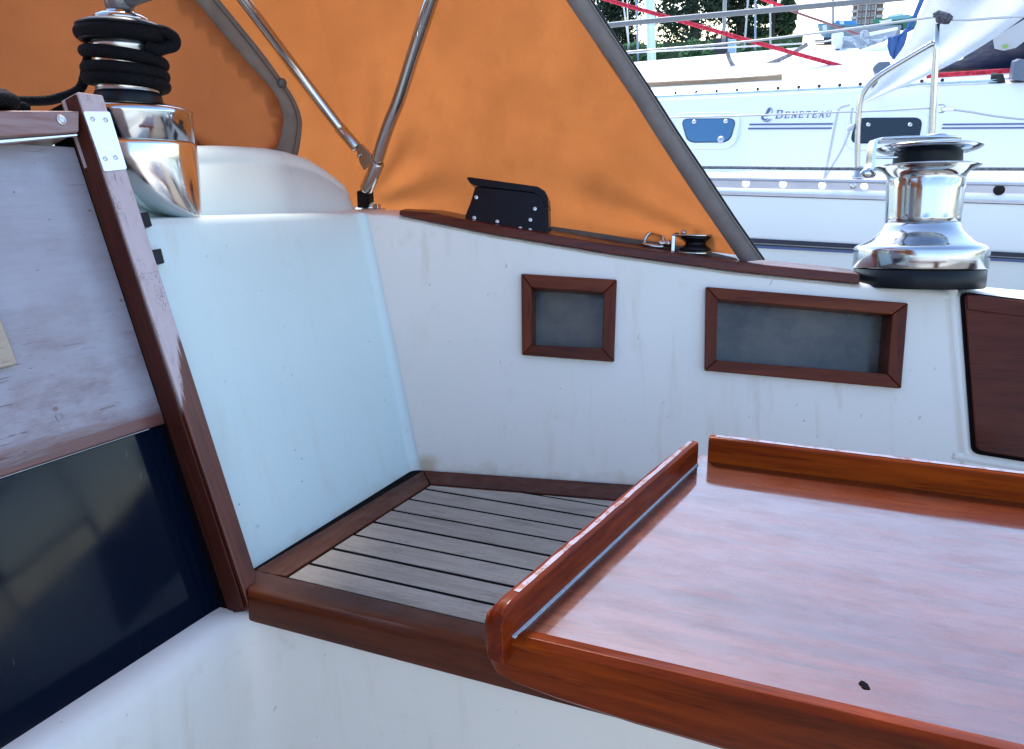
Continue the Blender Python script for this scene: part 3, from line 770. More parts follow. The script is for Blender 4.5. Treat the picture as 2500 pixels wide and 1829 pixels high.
# front panel
v = []; f = []
NS2 = 60; FW = 1.05
for j in range(NT+1):
    t = j/NT; a = cr_at(t)
    for i in range(NS2+1):
        s = i/NS2; p = a + DF*(FW*s)
        nn = noise.noise(p*3.5)*.012*min(1, s*8) + math.sin((p.y*1.0+p.z*1.3)*26)*.006*min(1, max(0, s-.45)*5)
        v.append(p + NF*nn + V((0,0,-.08*(1-t)*min(1,s*3))))
for j in range(NT):
    for i in range(NS2): f.append((j*(NS2+1)+i, j*(NS2+1)+i+1, (j+1)*(NS2+1)+i+1, (j+1)*(NS2+1)+i))
def to_px(p):
    c = RB.T @ (np.array(p)-CAM); return CX+FPX*c[0]/-c[2], CY-FPX*c[1]/-c[2]
_wp = [(-2500,420), (610,395), (640,385), (671,363), (687,312), (685,269), (663,222), (620,174), (554,98), (500,33), (466,-6), (400,-90), (-2500,-90)]
def inside(q, poly):
    x, y = q; r = False; j = len(poly)-1
    for i in range(len(poly)):
        (xi, yi), (xj, yj) = poly[i], poly[j]
        if (yi > y) != (yj > y) and x < (xj-xi)*(y-yi)/(yj-yi)+xi: r = not r
        j = i
    return r
f = [q for q in f if not all(inside(to_px(v[i]), _wp) for i in q)]
make('front_panel', v, f, M_orange, hood, smooth=True)
# roof over to the port side, and the port panel
v = []; f = []
topA, topC = cr_at(1), aft_at(1)
NA = 28
for i in range(9):
    s = i/8; q = lerp(topA, topC, s); h = q.y - YC
    for k in range(NA+1):
        a = math.pi*k/NA; ex = .55
        cy_ = math.copysign(abs(math.cos(a))**ex, math.cos(a)); sy_ = abs(math.sin(a))**.75
        v.append(V((q.x-.10*sy_*s, YC + h*cy_, q.z + .20*sy_)))
for i in range(8):
    for k in range(NA): f.append((i*(NA+1)+k, i*(NA+1)+k+1, (i+1)*(NA+1)+k+1, (i+1)*(NA+1)+k))
make('roof_panel', v, f, M_orange, hood, smooth=True)
mb = MB(); q = [mir(Pb), mir(Pa), mir(aft[3]), mir(topC), mir(topA)]; mb.add(q, [(0,1,2,3,4)])
mb.build('port_panel', M_orange, hood)
mb = MB(); e_ = topA + DF*FW; e0 = Pb + DF*FW + V((0,0,-.08)); mb.add([e0, e_, mir(topA), mir(Pb)], [(0,1,2,3)]); 
g_ = []; 
for k in range(NA+1): g_.append(v[k])
mb.add(g_, [tuple(range(len(g_)))]) if False else None
mb.build('port_front_panel', M_orange, hood)
# grey bound aft edge: a folded band, thin rim along its outer side
v = []; f = []
W_px = [44, 50, 52, 50, 49, 50, 53, 54]
outer_px = aft_px
inner = [(x-w*1.0, y+w*.30) for (x, y), w in zip(aft_px, W_px)]
inner[0] = (1808, 640); 
outp = smooth_path([dp(x, y, .006) for x, y in outer_px], 6); inp = smooth_path([dp(x, y, .005) for x, y in inner], 6)
n = len(outp)
for i in range(n):
    w1 = .0015*noise.noise(outp[i]*18)
    mid_ = (outp[i]+inp[i])/2 + ND*(.0008+w1)
    v += [inp[i]-ND*.004, inp[i], mid_, outp[i]-ND*.0005, outp[i]-ND*.004]
for i in range(n-1):
    for k in range(4): f.append((i*5+k, i*5+k+1, (i+1)*5+k+1, (i+1)*5+k))
bandm = make('edge_band', v, f, M_grey, hood, smooth=True)
MB().tube([p+ND*.001 for p in outp], .0016, 6).build('piping', M_dark, bandm, smooth=True)
MB().tube([lerp(a, b, .93)+ND*.0022 for a, b in zip(inp, outp)], .0007, 5).build('stitching', plain('grey thread', (.3,.29,.28)), bandm)
# lower grey hem of the side panel
hem_o = [(950,530), (1100,536), (1340,566), (1580,604), (1700,624), (1812,642)]
hem_i = [(950,520), (1100,525), (1340,552), (1580,588), (1700,608), (1796,630)]
ha = smooth_path([dp(x, y, .004) for x, y in hem_o], 6); hb = smooth_path([dp(x, y, .004) for x, y in hem_i], 6)
mb = MB()
for i in range(len(ha)-1): mb.quad(ha[i], ha[i+1], hb[i+1], hb[i])
mb.build('hem', plain('grey brown hem tape', (.16,.12,.10), .85, noise_amt=.3), hood, fixn=True)
# window outline in the front panel
wo = [(640,420), (700,402), (725,385), (736,327), (736,287), (718,240), (689,196), (645,134), (587,62), (536,0), (470,-80)]
wi = [(610,395), (640,385), (671,363), (687,312), (685,269), (663,222), (620,174), (554,98), (500,33), (466,-6), (400,-90)]
so_ = smooth_path([fp(x, y, .008) for x, y in wo], 6); si_ = smooth_path([fp(x, y, .008) for x, y in wi], 6)
v = []; f = []
for i in range(len(so_)): v += [so_[i]-NF*.006, so_[i], si_[i], si_[i]-NF*.004]
for i in range(len(so_)-1):
    for k in range(3): f.append((i*4+k, i*4+k+1, (i+1)*4+k+1, (i+1)*4+k))
lo = [fp(x, y, .008) for x, y in ((610,392), (545,362), (500,343), (470,326), (380,300), (250,290), (-300,285))]
lo2 = [fp(x, y, .008) for x, y in ((610,425), (545,400), (500,385), (470,375), (380,345), (250,335), (-300,330))]
lo = smooth_path(lo, 4); lo2 = smooth_path(lo2, 4)
st = len(v)
for a, c in zip(lo, lo2): v += [a+NF*.0006, c+NF*.0006]
for i in range(len(lo)-1): f.append((st+2*i, st+2*i+1, st+2*i+3, st+2*i+2))
band2 = make('window_band', v, f, plain('brown grey window tape', (.17,.14,.12), .8, scale=40, noise_amt=.3, bmp=.2), hood, smooth=True)
MB().tube([lerp(a, b, .25)+NF*.0012 for a, b in zip(so_, si_)], .0007, 5).build('stitching', plain('dark thread', (.05,.045,.045)), band2)
p = fp(688,203,.009); MB().lathe(p, NF, [(.0085,0), (.0085,.002), (.006,.004), (.0,.0045)], 20).build('press_stud', plain('dark stud', (.05,.05,.05), .4), hood)
# canvas cover behind the clear window: a fold-filled sheet just forward of the panel inside the band
v = []; f = []
def insheet(i, j): return None
ring = list(si_)
cen_px = (330, 180)
rows_ = 10
for i, p in enumerate(ring):
    c = fp(-420, lerp(420, -120, i/(len(ring)-1)), .0045)
    for k in range(rows_+1):
        q = lerp(p, c, k/rows_); v.append(q + NF*(.0045+.004*math.sin((q.y+q.z*1.2)*30)*min(1, k/2)) - NF*.006*min(1,k/1.5)*0)
for i in range(len(ring)-1):
    for k in range(rows_): f.append((i*(rows_+1)+k, i*(rows_+1)+k+1, (i+1)*(rows_+1)+k+1, (i+1)*(rows_+1)+k))
make('window_cover', v, f, M_orange2, hood, smooth=True)
# steel bows
def tubes(name, pts, r, parent, mat=M_steel, n=16): return MB().tube(pts, r, n).build(name, mat, parent, smooth=True)
pv = dp(898,470,.030)
t2 = [dp(921,392,.030), dp(935,345,.030), dp(952,297,.030), dp(975,240,.031), dp(1010,130,.032), dp(1054,-4,.034), dp(1090,-110,.036)]
tubes('bow_tube', smooth_path(t2, 5), .0115, hood)
t1 = [dp(838,323,.030), lerp(dp(718,165,.03), fp(718,165,.03), .6), fp(598,4,.03), fp(500,-125,.03)]
tubes('bow_tube', smooth_path(t1, 6), .0098, hood)
a, c = dp(826,308,.030), dp(872,362,.030)
tubes('tube_end', [a, lerp(a,c,.06), lerp(a,c,.94), c], [.0098,.0108,.0108,.0095], hood)
a, c = dp(924,396,.030), dp(893,466,.030)
tubes('tube_end', [a, lerp(a,c,.05), lerp(a,c,.5), lerp(a,c,.55), lerp(a,c,.92), c], [.0105,.0125,.0125,.0128,.0128,.0105], hood)
MB().prism([dp(868,362,.033), dp(880,352,.033), dp(905,378,.033), dp(908,400,.033), dp(888,416,.033), dp(878,398,.033)], -ND*.006).build('jaw_slide', M_steel, hood, bevel=.001)
MB().lathe(dp(876,380,.034), ND, [(.003,0), (.003,.003), (0,.0035)], 12).build('bolt', M_dull, hood)
MB().prism([dp(870,467,.036), dp(900,470,.036), dp(902,498,.036), dp(895,510,.036), dp(872,508,.036)], -ND*.016).build('hinge_block', M_black, hood, bevel=.002)
fo = oz(912,514,.4175)
MB().box(fo+V((0,0,-.001)), V((.021,.002,0)), V((-.002,.013,0)), V((0,0,.005))).build('deck_foot', M_steel, hood, bevel=.002)
MB().box(fo+V((.010,-.004,.006)), V((.006,0,0)), V((0,.006,0)), V((0,0,.006))).build('foot_lug', M_steel, hood, bevel=.002)

# ================================================================== cockpit table
ZT_ = .175; ZF = .200
TTILT = rad(4.5); TP0 = V((0,.41,ZT_))                      # leaf tilted so its reflection clears the winch and shows sky
TM = Matrix.Translation(TP0) @ Matrix.Rotation(TTILT, 4, 'X') @ Matrix.Translation(-TP0)
_tn = TM.to_3x3() @ V((0,0,1))
def tz(x, y, z): return TM.inverted() @ pl(x, y, TM @ V((0,0,z)), _tn)
TB_ = BOAT @ TM
table = thing('cockpit_table', 'glossy varnished cockpit table with raised edge strips at lower right', 'table', (.3,.6,-.4))
XR = .62
lf0 = tz(1199,1502,ZF); lf1 = tz(1699,1074,ZF)            # left strip, outer top edge
bi0 = tz(1729,1069,ZF); fe0 = tz(1249,1561,ZT_)
yb_ = tz(1729,1127,ZT_).y                                   # inner face of the back strip
yf_ = fe0.y
# top board
tb0 = tz(1264,1545,ZT_); tb1 = tz(1704,1133,ZT_)
mb = MB(); mb.prism([V((tb0.x-.004, yf_+.002, ZT_)), V((XR, yf_+.002, ZT_)), V((XR, yb_+.016, ZT_)), V((tb1.x-.003, yb_+.016, ZT_))], (0,0,-.018))
top = mb.build('table_top', M_tab_top, table, bevel=.002, M=TB_)
# knot / plug in the top
pk = tz(2110,1674,ZT_); MB().lathe(pk+V((0,0,-.001)), (0,0,1), [(.0030,0), (.0031,.0012), (.0028,.0016), (.0,.0016)], 14, rib=lambda r,h,a: r*(1+.25*math.sin(2*a+.5)+.12*math.sin(5*a))).build('screw_hole', M_caulk, table, M=TB_)
# left strip
def strip(pts_in, pts_out, z0, z1, name, mat, r=.004, endslope=0):
    v = []; f = []
    sec = lambda pi, po, zt: [V((pi.x, pi.y, z0)), V((pi.x, pi.y, zt-.002)), lerp(V((pi.x,pi.y,zt)), V((po.x,po.y,zt)), .18), lerp(V((pi.x,pi.y,zt)), V((po.x,po.y,zt)), .65), lerp(V((pi.x,pi.y,zt-.003)), V((po.x,po.y,zt-.003)), .97), V((po.x, po.y, zt-.009)), V((po.x, po.y, z0))]
    n = 7
    for pi, po, zt in pts_in: v += sec(pi, po, zt)
    for j in range(len(pts_in)-1):
        for i in range(n): f.append((j*n+i, j*n+(i+1)%n, (j+1)*n+(i+1)%n, (j+1)*n+i))
    f += [tuple(range(n)), tuple(range(len(v)-1, len(v)-n-1, -1))]
    return make(name, v, f, mat, table, bevel=.0012, M=TB_)
dl = (lf1-lf0).normalized(); ol = V((-dl.y, dl.x, 0)); ol = ol if ol.x < 0 else -ol
i0 = V((tb0.x, tb0.y, 0)); i1 = V((tb1.x, tb1.y, 0))
wst = .0125
li = lambda t: lerp(i0, i1, t)
pts = []
for t, zt in ((-.055,ZF-.010), (-.045,ZF-.004), (-.03,ZF-.001), (0,ZF), (.25,ZF), (.5,ZF), (.75,ZF), (.93,ZF), (.98,ZF-.001), (1.0,ZF-.002)):
    p = li(t); pts.append((p, p+ol*wst*(1 if t < .85 else 1-.25*(t-.85)/.15), zt))
left = strip(pts, None, ZT_-.014, ZF, 'edge_strip', M_tab_y)
# end block where the strip meets the front edge
pts = []
for x, zt in ((bi0.x,ZF-.001), (bi0.x+.004,ZF), (.1,ZF), (.3,ZF), (XR,ZF)):
    y0 = yb_; y1 = yb_+.013
    pts.append((V((x, y0, 0)), V((x, y1, 0)), zt))
strip(pts, None, ZT_-.014, ZF, 'edge_strip', M_tab_x)
M_worn_sheen = peeled('worn varnish with sky sheen', (1,.3,0), pale=(.30,.26,.32), bare=(.17,.028,.006), mask=lambda ns, ls, g1, g2: ramp(ns, ls, noise_tex(ns, ls, coords(ns), 70, 5, .7), [(.50,(0,0,0)), (.58,(.9,)*3)]), crack=.6)  # worn patina, plus the strip tops' sky reflection painted in as pale colour
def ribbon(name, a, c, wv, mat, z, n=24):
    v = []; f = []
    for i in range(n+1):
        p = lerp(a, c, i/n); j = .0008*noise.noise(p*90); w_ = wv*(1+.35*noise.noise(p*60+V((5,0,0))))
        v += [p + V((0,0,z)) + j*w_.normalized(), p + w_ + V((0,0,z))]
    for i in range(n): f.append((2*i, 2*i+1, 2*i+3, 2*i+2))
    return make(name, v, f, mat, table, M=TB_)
ribbon('worn_sheen_top', li(.02)+ol*.0028, li(.97)+ol*.0028, ol*.0040, M_worn_sheen, ZF+.0004)
ribbon('worn_sheen_top', V((bi0.x+.006, yb_+.0028, 0)), V((XR-.01, yb_+.0028, 0)), V((0,.0050,0)), M_worn_sheen, ZF+.0004)
# thick front edge, bellied along its underside
v = []; f = []
xsn = [fe0.x-.026, fe0.x-.022, fe0.x-.012, fe0.x+.0, fe0.x+.03, fe0.x+.08, .0, .08, .2, .35, XR]
for i, x in enumerate(xsn):
    k = i
    dep = interp([fe0.x-.026, fe0.x-.01, fe0.x+.05, .0, .1, XR], [.026, .036, .044, .047, .048, .048], x)
    out = interp([fe0.x-.026, fe0.x-.02, fe0.x-.012, fe0.x], [.016, .007, .002, 0], x)
    yf2 = yf_ + out
    v += [V((x, yf_+.020, ZT_-.002)), V((x, yf2+.010, ZT_+.0008)), V((x, yf2+.004, ZT_+.0012)), V((x, yf2, ZT_-.003)), V((x, yf2-.0022, ZT_-dep*.45)), V((x, yf2, ZT_-dep*.85)), V((x, yf2+.006, ZT_-dep)), V((x, yf_+.020, ZT_-dep))]
n = 8
for j in range(len(xsn)-1):
    for i in range(n): f.append((j*n+i, j*n+(i+1)%n, (j+1)*n+(i+1)%n, (j+1)*n+i))
f += [tuple(range(n)), tuple(range(len(v)-1, len(v)-n-1, -1))]
make('front_edge', v, f, M_tab_x, table, bevel=.001, smooth=True, M=TB_)
MB().box(V((.45,.62,-.11)), V((.05,0,0)), V((0,.05,0)), V((0,0,.27))).build('pedestal', M_tab_x, table, bevel=.006)
# pale bedding line along the inside of the left strip
MB().prism([li(-.02)+V((0,0,ZT_+.0003)), li(.995)+V((0,0,ZT_+.0003)), li(.995)-ol*.0012+V((0,0,ZT_+.0003)), li(-.02)-ol*.0022+V((0,0,ZT_+.0003))], (0,0,.0012)).build('bedding_line', plain('grey bedding compound', (.42,.44,.48), .7, scale=300, noise_amt=.5), table, M=TB_)

# ================================================================== rope clutch on the board
def bp_(x, y, off=-.024): return cm(x, y, off)
cl = thing('rope_clutch', 'black plastic rope clutch standing on the mahogany board', 'rope clutch', bp_(1230,560))
body = [(1160,455), (1300,470), (1330,480), (1338,500), (1340,560), (1336,577), (1325,579), (1140,551), (1134,548), (1136,525), (1148,495)]
MB().prism([bp_(*p) for p in body], -NC*.034).build('body', M_black, cl, bevel=.0018, seg=3)
lid = [(1138,433), (1146,432), (1312,455), (1330,466), (1337,482), (1339,505), (1330,505), (1322,482), (1300,470), (1172,455), (1158,452), (1146,446)]
MB().prism([bp_(x, y, -.0225) for x, y in lid], -NC*.037).build('lever', M_black, cl, bevel=.0016, seg=3)
for px in ((1163,482), (1158,532), (1214,541), (1306,510), (1270,558), (1294,562), (1295,537)):
    MB().lathe(bp_(*px, -.0238), NC, [(.0031,0), (.0031,.0008), (.0019,.0012), (0,.0012)], 14).build('rivet', M_dull, cl)

# ================================================================== snatch block with shackle
zb = .3585
blk = thing('snatch_block', 'steel and black turning block lying on the mahogany board', 'pulley block', oz(1700,615,zb))
bc = oz(1697,618,zb)
ax = (V((0,0,1))+O*.05).normalized()
MB().lathe(bc+ax*.004, ax, [(.024,0), (.0255,.002), (.021,.006), (.0165,.010), (.0165,.013), (.021,.017), (.0255,.021), (.024,.0225)], 48).build('sheave', M_black, blk, smooth=True, bevel=0)
def cheek(h, name):
    L = []
    for k in range(15): 
        a = -math.pi/2 + math.pi*k/14; L.append(bc + U*(.027*math.cos(a)) + O*(.027*math.sin(a)) + ax*h)
    L += [bc - U*.038 + O*.012 + ax*h, bc - U*.038 - O*.012 + ax*h]
    return MB().prism(L, ax*.0022).build(name, M_steel, blk, bevel=.0006)
cheek(.0005, 'cheek_plate'); cheek(.0285, 'cheek_plate')
for p, hh in ((bc, .031), (bc-U*.030+O*.004, .031), (bc-U*.020-O*.008, .031)):
    MB().lathe(p+ax*hh, ax, [(.0045,0), (.0045,.003), (.003,.0045), (.0028,.006), (0,.0065)], 14).build('bolt', M_steel, blk, smooth=True)
MB().box(bc-U*.036+ax*.015, U*.003, O*.010, ax*.0135).build('strap_end', M_steel, blk, bevel=.001)
# swivel + shackle
MB().lathe(bc-U*.040+ax*.015, -U, [(.006,0), (.006,.005), (.004,.008), (.004,.013), (.006,.015), (.005,.019), (0,.020)], 18).build('swivel', M_steel, blk, smooth=True)
c = bc - U*.068 + ax*.010
pts = [c + U*.016 + O*.009, c + U*.006 + O*.011, c - U*.008 + O*.010 + ax*.002, c - U*.016 + ax*.003, c - U*.008 - O*.010 + ax*.002, c + U*.006 - O*.011, c + U*.016 - O*.009]
MB().tube(smooth_path(pts, 6), .0028, 10).build('shackle', M_steel, blk, smooth=True)
eye = thing('deck_eye', 'small steel ring eye beside the turning block', 'deck eye', oz(1592,610,zb))
ec = oz(1596,614,zb)+V((0,0,.016))
ring = [ec + U*(.0155*math.cos(a)) + V((0,0,.0165*math.sin(a))) + O*(.004*math.sin(a)) for a in [2*math.pi*k/28 for k in range(29)]]
MB().tube(ring, .0030, 10, False).build('ring', M_steel, eye, smooth=True)
MB().box(ec+V((0,0,-.0165))-U*.004, U*.019, O*.009, V((0,0,.0012))).build('base_plate', M_steel, eye, bevel=.0008)

# ================================================================== chrome self-tailing winch
wb = oz(2239,691,.319); WA = (V((0,0,1)) + O*math.tan(rad(3.5)) - U*math.tan(rad(1.0))).normalized()
WR = .91
win = thing('self_tailing_winch', 'large polished chrome self-tailing winch at the end of the mahogany board', 'winch', wb)
MB().lathe(wb+WA*(-.006), WA, [(r*WR,h) for r,h in [(.1065,0), (.1085,.002), (.1085,.028), (.106,.030)]], 72).build('base_ring', M_rubber, win, smooth=True)
def crib(r, h, a): return r*(1-.010*max(0, math.cos(a*12))**6) if .104 < h < .165 else r
P = [(.100,.0242), (.1095,.0246), (.1105,.026), (.1105,.053), (.1098,.0565), (.107,.0595), (.1035,.0615), (.094,.0655), (.084,.070), (.0745,.0755), (.066,.0820), (.060,.0895), (.0565,.0975)]
P = [(r*WR,h) for r,h in P]
MB().lathe(wb, WA, P, 96).build('skirt', M_chrome, win, smooth=True)
P = [(.0562,.0965), (.0562,.104)] + [(.0562+.0014*k/8, .105+.058*k/8) for k in range(9)] + [(.0582,.166), (.0600,.170), (.0640,.1745), (.0705,.1790), (.0780,.1822), (.0830,.1840), (.0845,.1852), (.0840,.1865), (.078,.1875), (.055,.1885)]
P = [(r*WR,h) for r,h in P]
MB().lathe(wb, WA, P, 120, rib=crib).build('drum', M_chrome, win, smooth=True)
MB().lathe(wb, WA, [(r*WR,h) for r,h in ((.055,.1888), (.0555,.190), (.0545,.205), (.056,.2065))], 64).build('rope_groove', M_rubber, win, smooth=True)
def jr(r, h, a): return r*(1+.006*math.cos(a*16))
MB().lathe(wb, WA, [(r*WR,h) for r,h in ((.057,.2052), (.066,.2062), (.078,.2095), (.0845,.2135), (.0855,.2150), (.0845,.2165), (.074,.2185), (.050,.2205), (.03,.221))], 96).build('upper_jaw', M_chrome, win, smooth=True)
# ribs under the upper jaw
x_, y_ = frame_of(WA)
mb = MB()
for k in range(18):
    a = 2*math.pi*k/18; d = x_*math.cos(a)+y_*math.sin(a); e = x_*math.cos(a+.25)+y_*math.sin(a+.25)
    mb.prism([wb+WA*.2065+d*.052, wb+WA*.2048+e*.054, wb+WA*.2115+e*.0745, wb+WA*.2125+d*.073], WA*.002)
mb.build('jaw_ribs', M_chrome, win)
# feeder arm: plate over the top, bent down on the left
lft = (-U*.95 - O*.25).normalized(); lft = (lft - WA*lft.dot(WA)).normalized(); bck = WA.cross(lft)
T = wb + WA*.2245; WR_ = .9
disc = []
for k in range(25):
    a = math.pi*(-.5) + math.pi*k/24; disc.append(T - lft*(.046*math.cos(a)) + bck*(.046*math.sin(a)))
disc += [T + lft*.060 + bck*.030, T + lft*.086 + bck*.013, T + lft*.086 - bck*.013, T + lft*.060 - bck*.034]
MB().prism(disc, WA*.0035).build('feeder_arm', M_chrome, win, bevel=.0012)
armp = [T+lft*.084+WA*.0018, T+lft*.0905+WA*.0005, T+lft*.0935-WA*.006, T+lft*.094-WA*.020, T+lft*.094-WA*.038, T+lft*.0955-WA*.046]
v = []; f = []
for p in smooth_path(armp, 5): v += [p-bck*.009-lft*.003, p-bck*.009+lft*.003, p+bck*.009+lft*.003, p+bck*.009-lft*.003]
m_ = len(v)//4
for j in range(m_-1):
    for k in range(4): f.append((j*4+k, j*4+(k+1)%4, (j+1)*4+(k+1)%4, (j+1)*4+k))
f += [(0,1,2,3), tuple(range(len(v)-1, len(v)-5, -1))]
make('arm_bend', v, f, M_chrome, win, bevel=.0015)
MB().tube([T+lft*.0965-WA*.043, T+lft*.099-WA*.048, T+lft*.093-WA*.0525, T+lft*.082-WA*.054], [.006,.0085,.0075,.004], 14).build('arm_lip', M_chrome, win, smooth=True)
MB().box(T+lft*.070-WA*.026, lft*.022, bck*.006, WA*.0018).build('stripper', M_chrome, win, bevel=.0008)
cc = T - lft*.012 + WA*.0035
MB().lathe(cc, WA, [(.0175,0), (.0185,.001), (.0185,.004), (.016,.0068), (.0125,.0075), (.0115,.0055), (0,.0055)], 40).build('cap', M_steel, win, smooth=True)
for a in (.6, 2.4, 4.4): MB().lathe(T+WA*.0035+(lft*math.cos(a)+bck*math.sin(a))*.036, WA, [(.0035,0), (.0035,.001), (0,.0016)], 12).build('screw', M_dull, win)
for ch in win.children:                       # true proportions: height and girth
    for q in ch.data.vertices:
        d = q.co - wb; hh = d.dot(WA); r_ = d - WA*hh
        q.co = wb + WA*(hh*.955) + r_*interp([0,.06,.1,.16,.18,.25], [.945,.945,1.03,1.05,.96,.94], hh)

# ================================================================== winch on the cabin top, wound with black rope
wl_ = bk(316,264,-.046); ZA = V((0,0,1))
wn = thing('cabin_winch', 'chrome winch with a bullet shaped pod on the cabin top wound with black rope', 'winch', wl_)
K = .000545                                   # metres per photograph pixel here
yv = RB[:,0]; RIGHT = V((yv[0], yv[1], 0)).normalized()      # across the view
HS, RS = .80, .90
rb_ = .0745
MB().lathe(wl_, ZA, [(.045,.004), (.062,.003), (.070,.0), (.0755,-.0035), (rb_,-.008), (rb_,-.0405), (rb_-.001,-.0415)], 72).build('base', M_chrome, wn, smooth=True)
v = []; f = []
nr, na = 22, 64
for j in range(nr+1):
    t = j/nr; r = rb_*(1+.03*math.sin(min(1,t*5)*math.pi*.5)) if t < .2 else rb_*1.03*math.sqrt(max(0.004, 1-((t-.2)/.8)**1.15))
    hz = -.0425 - (wl_.z-.0425-ZB-.006)*t
    cen = wl_ + RIGHT*((rb_*1.03-r)*.97 + .004*t) + ZA*hz
    for k in range(na):
        a = 2*math.pi*k/na; v.append(cen + V((math.cos(a), math.sin(a), 0))*r)
for j in range(nr):
    for k in range(na): f.append((j*na+k, j*na+(k+1)%na, (j+1)*na+(k+1)%na, (j+1)*na+k))
f += [tuple(range(na)), tuple(nr*na+k for k in range(na-1,-1,-1))]
make('pod', v, f, chrome('worn polished pod', (.78,.77,.74), .10, .16), wn, smooth=True)
MB().lathe(wl_, ZA, [(r*RS,h*HS) for r,h in ((.0448,.003), (.0455,.008), (.0435,.020), (.0415,.024))], 48).build('drum_foot', M_rubber, wn, smooth=True)
M_drum = chrome('knurled drum', (.66,.65,.64), .24, .2)
MB().lathe(wl_, ZA, [(r*RS,h*HS) for r,h in ((.0415,.022), (.041,.03), (.0412,.088), (.0435,.094))], 64).build('drum', M_drum, wn, smooth=True)
MB().lathe(wl_, ZA, [(r*RS,h*HS) for r,h in ((.0430,.093), (.054,.0955), (.0565,.098), (.052,.100), (.045,.101), (.045,.114), (.054,.1155), (.0585,.1185), (.0575,.1205), (.047,.126), (.035,.1275))], 64).build('jaw', M_rubber, wn, smooth=True)
MB().lathe(wl_, ZA, [(r*RS,h*HS) for r,h in ((.034,.1265), (.036,.128), (.0355,.1325), (.031,.1365), (.020,.1375), (.0185,.139), (.0185,.1425), (.010,.1440))], 48).build('cap', M_chrome, wn, smooth=True)
hd = thing('winch_handle', 'grey winch handle in the top of the rope wound winch', 'winch handle', wl_+ZA*.144*HS)
h0 = wl_+ZA*.1435*HS
MB().lathe(h0, ZA, [(.012,0), (.0165,.003), (.0175,.012), (.015,.020), (.0,.021)], 28).build('handle_hub', plain('grey cast handle', (.17,.17,.18), .4, .3), hd, smooth=True)
dh = (RIGHT*.93 + V((.2,-.2,0)) + ZA*.20).normalized()
MB().tube([h0+ZA*.009, h0+ZA*.011+dh*.03, h0+ZA*.012+dh*.09, h0+ZA*.016+dh*.20], [.0105,.0095,.009,.0085], 14).build('handle_arm', plain('grey forged arm', (.15,.15,.16), .4, .3), hd, smooth=True)
MB().tube([h0+ZA*.012+dh*.19, h0+ZA*.03+dh*.195, h0+ZA*.13+dh*.20], [.010,.014,.013], 14).build('handle_grip', M_black, hd, smooth=True)
# rope: wraps round the drum, tail over the rail, coil on the left
yl = RB[:,2]; TOC = V((yl[0], yl[1], 0)).normalized()         # towards the viewer
def around(a, r, z): return wl_ + (RIGHT*math.cos(a) + TOC*math.sin(a))*r*(RS if r < .08 else 1) + ZA*z*HS
pts = []
rr_ = .0078
for k in range(0, 200):                        # lower turns, a steep turn, turns in the jaws
    t = k/199; a = math.pi*(1.15) + t*2*math.pi*5.2
    turn = t*5.2
    z = interp([0,1,2,2.6,3.0,3.3,4.2,5.2], [.029,.044,.059,.073,.086,.104,.1075,.109], turn)
    r = interp([0,2.9,3.25,5.2], [.0488,.0490,.0515,.0530], turn)
    pts.append(around(a, r, z))
tail = [around(math.pi*1.02, .051, .078), around(math.pi*1.0, .055, .062), around(math.pi*.99, .058, .045), around(math.pi*.97, .066, .026), around(math.pi*.96, .083, .013), around(math.pi*.95, .105, .0075)]
a_end = around(math.pi*.95, .15, .0065)
ropo = thing('black_rope', 'black braided rope wound round the cabin top winch', 'rope', wl_)
MB().tube(pts, rr_, 12).build('wound_turns', M_rope, ropo, smooth=True)
coil_c = bk(35,268,.02) + V((-.05,0,.012))
tl_ = tail + [a_end, lerp(a_end, coil_c, .6)+V((0,0,-.004)), coil_c+V((0,.05,-.004))]
MB().tube(smooth_path(tl_, 8), .0060, 12).build('tail', M_rope, ropo, smooth=True)
lp = [around(.25, .050, .112), around(.10, .060, .113), around(-.05, .069, .106), around(-.05, .069, .095), around(.1, .060, .089), around(.3, .053, .084), around(.5, .046, .090)]
MB().tube(smooth_path(lp, 8), [.0075]*49, 12).build('bight', M_rope, ropo, smooth=True)
coil = thing('rope_coil', 'heap of coiled black rope beside the winch at the left edge', 'rope', coil_c)
for q in range(4):
    r = .066-.007*q; pp = []
    for k in range(41):
        a = 2*math.pi*k/40
        pp.append(coil_c + V((math.sin(a)*r*.8 + .006*math.sin(3*a+q), math.cos(a)*r - .045, -.006+.0055*q + .004*math.sin(2*a+q*1.3))))
    MB().tube(pp, .0078, 10, False).build('loop', M_rope, coil, smooth=True)

# ================================================================== neighbouring yacht (world frame)
def wpl(x, y, P, n): return pl(x, y, P, n, RW)
M_hullw = plain('neighbour white hull', (.88,.89,.89), .22, scale=3, noise_amt=.03, coat=.3)
M_deckw = plain('neighbour white deck', (.89,.89,.88), .45, scale=5, noise_amt=.03)
M_navy = plain('navy stripe', (.012,.018,.045), .35, scale=10)
M_blue2 = plain('blue stripe', (.07,.11,.26), .35, scale=10)
M_print = plain('slate blue print', (.09,.12,.24), .5, scale=200, noise_amt=.2)
M_print2 = plain('light blue print', (.33,.42,.60), .5, scale=200)
M_rail = plain('anodised toe rail', (.56,.56,.63), .38, .5, scale=30)
M_track = plain('anodised track', (.55,.68,.72), .35, .5)
M_glass1 = plain('blue tinted pane', (.06,.17,.30), .08, scale=4, noise_amt=.1, coat=.5)
M_glass2 = plain('dark tinted pane', (.012,.022,.030), .06, scale=4, coat=.5)
M_oldteak = wood('silvered teak rail', (1,0,0), dark=(.16,.10,.06), mid=(.33,.22,.14), light=(.45,.33,.23), rough=.6, coat=0)
YT = 3.6
yacht = thing('white_yacht', 'white sailing yacht moored alongside with dark blue stripes and lettering', 'yacht', (0,YT+1.2,-1.3), M=WORLD)
